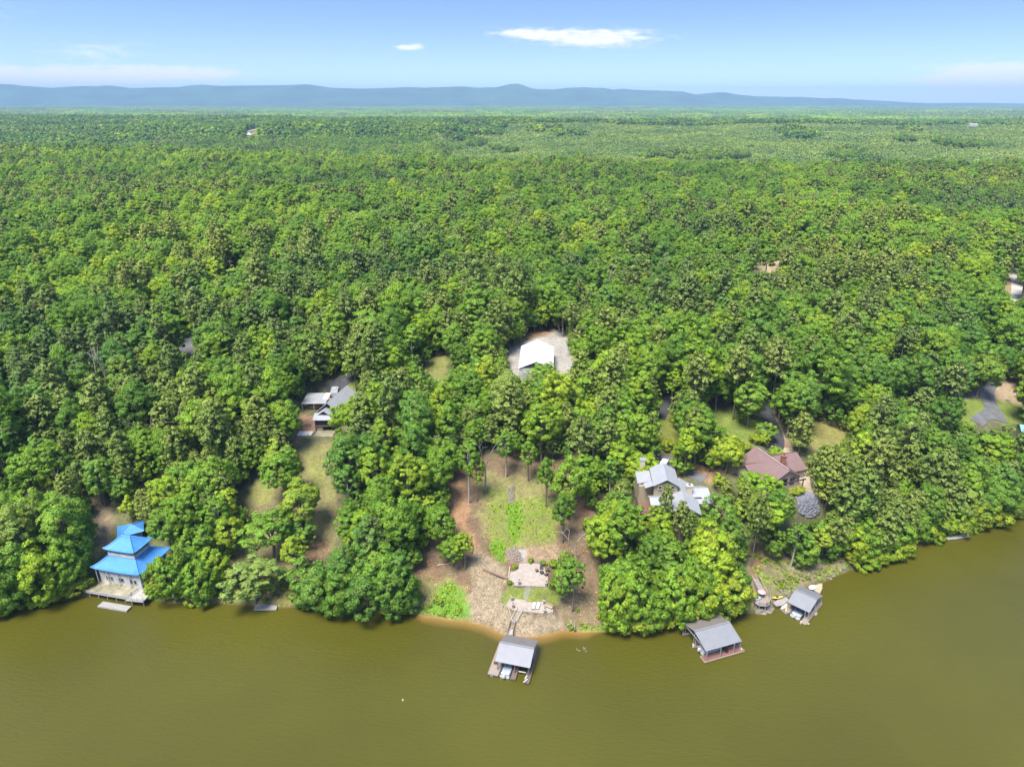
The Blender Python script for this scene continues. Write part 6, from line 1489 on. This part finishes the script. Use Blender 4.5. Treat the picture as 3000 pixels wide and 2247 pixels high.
for q_, (u, v, sd_) in enumerate(((1905, 860, 21), (2080, 690, 22), (2370, 640, 23), (1045, 730, 24), (330, 1190, 25), (2640, 900, 26), (1760, 905, 27), (120, 1120, 28))):
    dead('bare grey dead tree standing out of the forest canopy', u, v, 21, sd_, .6); bpy.data.objects[[o_.name for o_ in bpy.data.objects if o_.name.startswith('dead_tree')][-1]]['group'] = 'dead trees in the forest'
def bush_at(k, x, y, z, s, label, group=None, deg=None):
    g, crown, trunk, both = BUSH[k]
    t = thing('bush', label, 'bush', (x, y, z), random.uniform(0, 360) if deg is None else deg, group); t.scale = (s, s, s)
    for nm, me in (('stems', trunk), ('foliage', crown)):
        c = bpy.data.objects.new(nm, me); COL.objects.link(c); c.parent = t
    return t
for u, v, s, lab in ((1554, 1648, .36, 'clipped green shrub behind the fire pit patio, nearer the rock pile'), (1591, 1655, .4, 'clipped green shrub behind the folded umbrella'), (1508, 1665, .34, 'small round shrub at the notch of the fire pit patio'), (1493, 1712, .33, 'small dark shrub at the corner of the fire pit patio lawn'), (1622, 1662, .6, 'leafy shrub at the tree side of the fire pit patio'), (1614, 1718, .42, 'low shrub beside the lamp pillar and twin trees'),
                     (2340, 1448, .7, 'round shrub beside the pale apron above the riprap'), (2326, 1452, .6, 'second round shrub above the riprap'), (2180, 1322, .8, 'yellow-green shrub behind the brown house'), (2215, 1300, 1.0, 'dark shrub on the lawn by the boulders'), (1955, 1315, 1.0, 'dark shrub behind the tan house chimney')):
    p = at(u, v); bush_at(1, p[0], p[1], p[2], s, lab)
# bushes leaning over the waterline
SEG = np.array(SHORE[4:50]); sl_ = np.concatenate([[0], np.cumsum(np.linalg.norm(np.diff(SEG, axis=0), axis=1))]); rb = random.Random(5); cnt = 0
dpos = 0.0
while dpos < sl_[-1]:
    dpos += rb.uniform(.8, 1.7)
    x, y = np.interp(dpos, sl_, SEG[:, 0]), np.interp(dpos, sl_, SEG[:, 1])
    i = min(np.searchsorted(sl_, dpos), len(SEG) - 1); tx, ty = SEG[i] - SEG[i - 1]; ln = math.hypot(tx, ty) + 1e-9; nx_, ny_ = -ty / ln, tx / ln
    off = rb.uniform(-.2, 5.0); x, y = x + nx_ * off, y + ny_ * off; k = rb.choice((0, 1, 1, 2)); s = rb.uniform(.9, 1.9); z = ground(x, y)
    u, v = project(np.array([x]), np.array([y]), np.array([z + 1]))
    if not (-60 < u[0] < 3060): continue
    if 1372 < u[0] < 1660 or (2185 < u[0] < 2275) or (250 < u[0] < 450): continue
    low = (1200 < u[0] < 1380) or (1660 < u[0] < 1780) or (640 < u[0] < 890) or (2270 < u[0] < 2480)
    if 440 < u[0] < 540: s *= .6
    if low: s *= .3; k = 2
    if low and rb.random() < .25: continue
    w_ = where(x, y); bush_at(k, x, y, z, s, f"{('bushy', 'tall leafy', 'low')[k]} yellow-green waterside bush {w_}", 'bushes along the waterline ' + w_); cnt += 1

# rocks on the bank and riprap
def rock_mesh(seed):
    rng = np.random.default_rng(seed); bm = bmesh.new(); bmesh.ops.create_icosphere(bm, subdivisions=2, radius=1)
    for v_ in bm.verts:
        k = 1 + .35 * vnoise(np.array([v_.co.x * 1.3 + seed]), np.array([v_.co.y * 1.3 + v_.co.z * 2.1]), seed)[0]; v_.co *= k; v_.co.z *= .62
    me = bpy.data.meshes.new('rock'); bm.to_mesh(me); bm.free(); me.materials.append(MATS['bank_rock']); return me
RM = [rock_mesh(i) for i in range(5)]; rr_ = random.Random(3)
def rock(u, v, s, label, group, dz=-.1):
    p = at(u, v); o = bpy.data.objects.new('boulder', rr_.choice(RM)); COL.objects.link(o); o.location = (p[0], p[1], p[2] + dz * s); o.rotation_euler = (rr_.uniform(-.3, .3), rr_.uniform(-.3, .3), rr_.uniform(0, 6.28)); o.scale = (s * rr_.uniform(.8, 1.4), s, s * rr_.uniform(.7, 1.1)); tag(o, label, 'boulder', group)
for _ in range(16): rock(rr_.uniform(2215, 2262), rr_.uniform(1768, 1797), rr_.uniform(.5, 1.1), 'grey-tan boulder in the outcrop beneath the rock deck', 'boulders under the rock deck')
for _ in range(20): rock(rr_.uniform(2290, 2480), rr_.uniform(1662, 1700) - (0), rr_.uniform(.2, .55), 'pale boulder on the weedy bank above the single-slip dock', 'boulders on the weedy bank')
for _ in range(16): rock(rr_.uniform(2275, 2320), rr_.uniform(1715, 1748), rr_.uniform(.3, .7), 'boulder at the waterline beside the yellow kayak', 'boulders by the kayak')
for u, v, s in ((2385, 1672, 1.0), (2412, 1662, .9), (2467, 1662, .8), (2440, 1684, .7), (2925, 1525, .9), (2945, 1518, .8)): rock(u, v, s, 'large whitish rock slab exposed on the steep shore', 'whitish slabs on the steep shore')
for _ in range(14): rock(rr_.uniform(2255, 2275), rr_.uniform(1300, 1318), rr_.uniform(.3, .6), 'grey landscaping boulder by the turning circle of the brown house', 'boulders by the brown house')
for _ in range(12): rock(rr_.uniform(2290, 2330), rr_.uniform(1462, 1485) , rr_.uniform(.3, .7), 'cream stone at the edge of the riprap slope', 'cream stones by the riprap')
def riprap(name, label, poly, n, smin, smax, mat, seed):
    rng = np.random.default_rng(seed); P = np.array(poly); W = np.array([at(u, v) for u, v in poly]); V, F = [], []
    bm = bmesh.new(); bmesh.ops.create_icosphere(bm, subdivisions=1, radius=1); bv = np.array([v_.co[:] for v_ in bm.verts]); bf = [tuple(v_.index for v_ in f.verts) for f in bm.faces]; bm.free()
    c = 0; xs_, ys_ = rng.uniform(W[:, 0].min(), W[:, 0].max(), n * 4), rng.uniform(W[:, 1].min(), W[:, 1].max(), n * 4)
    ok = poly_sd(xs_, ys_, [tuple(w[:2]) for w in W]) > 0; xs_, ys_ = xs_[ok][:n], ys_[ok][:n]; zs_ = height(xs_, ys_)
    allV, allF = [], []
    for i in range(len(xs_)):
        s = rng.uniform(smin, smax) * np.array([rng.uniform(.8, 1.5), rng.uniform(.7, 1.2), rng.uniform(.5, .8)]); a = rng.uniform(0, 6.28); ca, sa = math.cos(a), math.sin(a)
        q = bv * (1 + rng.normal(size=(len(bv), 1)) * .14) * s; q = np.column_stack([q[:, 0] * ca - q[:, 1] * sa, q[:, 0] * sa + q[:, 1] * ca, q[:, 2]]) + [xs_[i], ys_[i], zs_[i] + .08]
        allF += [tuple(j + len(bv) * i for j in f) for f in bf]; allV.append(q)
    o = bpy.data.objects.new(name, np_mesh(name, np.concatenate(allV), np.array(allF), [mat], False)); COL.objects.link(o); tag(o, label, 'riprap', kind='stuff')
riprap('riprap', 'blue-grey riprap stones on the slope below the brown house', [(2330, 1455), (2365, 1442), (2395, 1465), (2400, 1500), (2375, 1520), (2340, 1500)], 900, .22, .5, 'riprap_stone', 1)
riprap('stone_pile', 'reddish brown rubble behind the fire pit patio', [(1478, 1612), (1510, 1602), (1530, 1640), (1510, 1648), (1485, 1640)], 350, .1, .3, 'stone_pillar', 2)
riprap('creek_stones', 'dark stones in the dry gully of the clearing', [(1490, 1430), (1508, 1425), (1506, 1470), (1492, 1476)], 160, .12, .35, 'bank_rock', 3)
riprap('beach_stones', 'small stones strewn over the sandy beach and clay slope', [(1395, 1600), (1440, 1660), (1480, 1700), (1480, 1780), (1640, 1800), (1640, 1845), (1560, 1860), (1480, 1852), (1390, 1812), (1385, 1700)], 1100, .04, .13, 'bank_rock', 4)
riprap('gravel_bed', 'grey gravel bed beside the fork of the grey drive', [(2815, 1140), (2885, 1140), (2885, 1165), (2815, 1170)], 300, .2, .45, 'riprap_stone', 6)

def weeds(name, label, polys, density, smin, smax, mat, seed, tint=((.7, 1.2), (.7, 1.2)), upright=.6, lift=.12):
    rng = np.random.default_rng(seed); Cs, Ns, Ss, Sp = [], [], [], []
    for poly, dens in polys:
        W = np.array([at(u, v) for u, v in poly]); x0, x1, y0, y1 = W[:, 0].min(), W[:, 0].max(), W[:, 1].min(), W[:, 1].max()
        n = int((x1 - x0) * (y1 - y0) * density * dens); x, y = rng.uniform(x0, x1, n), rng.uniform(y0, y1, n)
        ok = (poly_sd(x, y, [tuple(w[:2]) for w in W]) > -1.0 + rng.uniform(0, 1.6, n)) & (fbm(x / 2.2, y / 2.2, seed, 2) > -.35) & (shore_dist(x, y) > .1); x, y = x[ok], y[ok]; n = len(x)
        s = rng.uniform(smin, smax, n); Cs.append(np.column_stack([x, y, height(x, y) + s * lift * rng.uniform(.5, 3, n)])); Ns.append(rng.normal(size=(n, 3)) * [1, 1, .4] + [0, -.2, upright]); Ss.append(s)
        t = rng.uniform(.6, 1.25, n); w = rng.uniform(*tint[0], n); Sp.append(np.column_stack([t * w, t, t * rng.uniform(*tint[1], n), np.ones(n)]))
    V, F = cards(np.concatenate(Cs), np.concatenate(Ns), np.concatenate(Ss), rng, 1.4)
    sn = unit(np.tile([[0, -.25, 1.]], (len(V), 1)) + np.repeat(rng.normal(size=(len(F), 3)) * .3, 4, 0))
    o = bpy.data.objects.new(name, np_mesh(name, V, F, [mat], False, np.repeat(np.concatenate(Sp), 4, 0), None, sn)); COL.objects.link(o); tag(o, label, 'weeds', kind='stuff')
weeds('lush_weeds', 'bright green weeds at the water edge and in the gully of the clearing', [([(1278, 1720), (1330, 1708), (1360, 1740), (1375, 1770), (1378, 1812), (1310, 1808), (1222, 1790), (1250, 1770), (1280, 1755)], 1.0), ([(1484, 1478), (1516, 1472), (1532, 1510), (1522, 1545), (1508, 1588), (1496, 1575), (1492, 1530)], .8), ([(1428, 1590), (1470, 1585), (1482, 1640), (1470, 1652), (1442, 1622)], .8), ([(1705, 1830), (1795, 1832), (1800, 1848), (1700, 1848)], 1.0)], 9, .25, .6, 'weed_leaves', 1)
weeds('rough_grass', 'tufts of rough yellow-green grass over the clearing and lawn path', [([(1420, 1440), (1470, 1430), (1490, 1470), (1530, 1460), (1620, 1450), (1640, 1550), (1620, 1590), (1540, 1590), (1510, 1600), (1480, 1650), (1450, 1640), (1420, 1580), (1430, 1520)], .8), ([(655, 1745), (720, 1735), (740, 1768), (650, 1768)], .8), ([(815, 1720), (890, 1720), (890, 1780), (815, 1780)], .5), ([(1230, 1700), (1290, 1690), (1300, 1720), (1280, 1750), (1225, 1770)], .4)], 4.5, .2, .45, 'weed_leaves', 2, ((1.0, 1.5), (.9, 2.2)))
weeds('bank_scrub', 'dry and green scrub on the steep rocky bank by the single-slip dock', [([(2200, 1600), (2300, 1600), (2420, 1650), (2490, 1655), (2470, 1695), (2350, 1725), (2290, 1745), (2245, 1740), (2210, 1690)], 1.0), ([(2265, 1715), (2320, 1700), (2330, 1735), (2290, 1750)], .6)], 5, .3, .75, 'weed_leaves', 3, ((.9, 1.4), (1.4, 3.4)))
weeds('leaf_litter', 'dry sticks and leaf litter scattered on the clay and reddish slopes', [([(1215, 1620), (1300, 1660), (1370, 1700), (1370, 1790), (1220, 1790)], .5), ([(1380, 1600), (1440, 1660), (1480, 1700), (1480, 1760), (1400, 1810), (1375, 1760)], .5), ([(1640, 1600), (1720, 1560), (1740, 1700), (1780, 1840), (1660, 1840)], .7), ([(880, 1560), (960, 1600), (950, 1650), (890, 1690)], .8), ([(1480, 1600), (1640, 1600), (1640, 1655), (1480, 1650)], 1.0)], 3.5, .12, .34, 'dry_litter', 4, ((.8, 1.2), (.7, 1.1)), .9, .04)

# ------------------------------------------------------------------ haze
hz = bpy.data.materials.new('haze'); hz.use_nodes = True; n_ = hz.node_tree.nodes; n_.clear()
ho = n_.new('ShaderNodeOutputMaterial'); pv = n_.new('ShaderNodeVolumePrincipled')
pv.inputs['Color'].default_value = (.34, .55, .80, 1); pv.inputs['Density'].default_value = 7e-5; pv.inputs['Anisotropy'].default_value = -.15
hz.node_tree.links.new(pv.outputs[0], ho.inputs['Volume']); MATS['haze'] = hz
hb = MB().box(-20000, 20000, -1600, 21200, -45, 475).build('haze', 'haze')
tag(hb, 'thin blue summer haze over the whole valley', 'haze', kind='stuff')
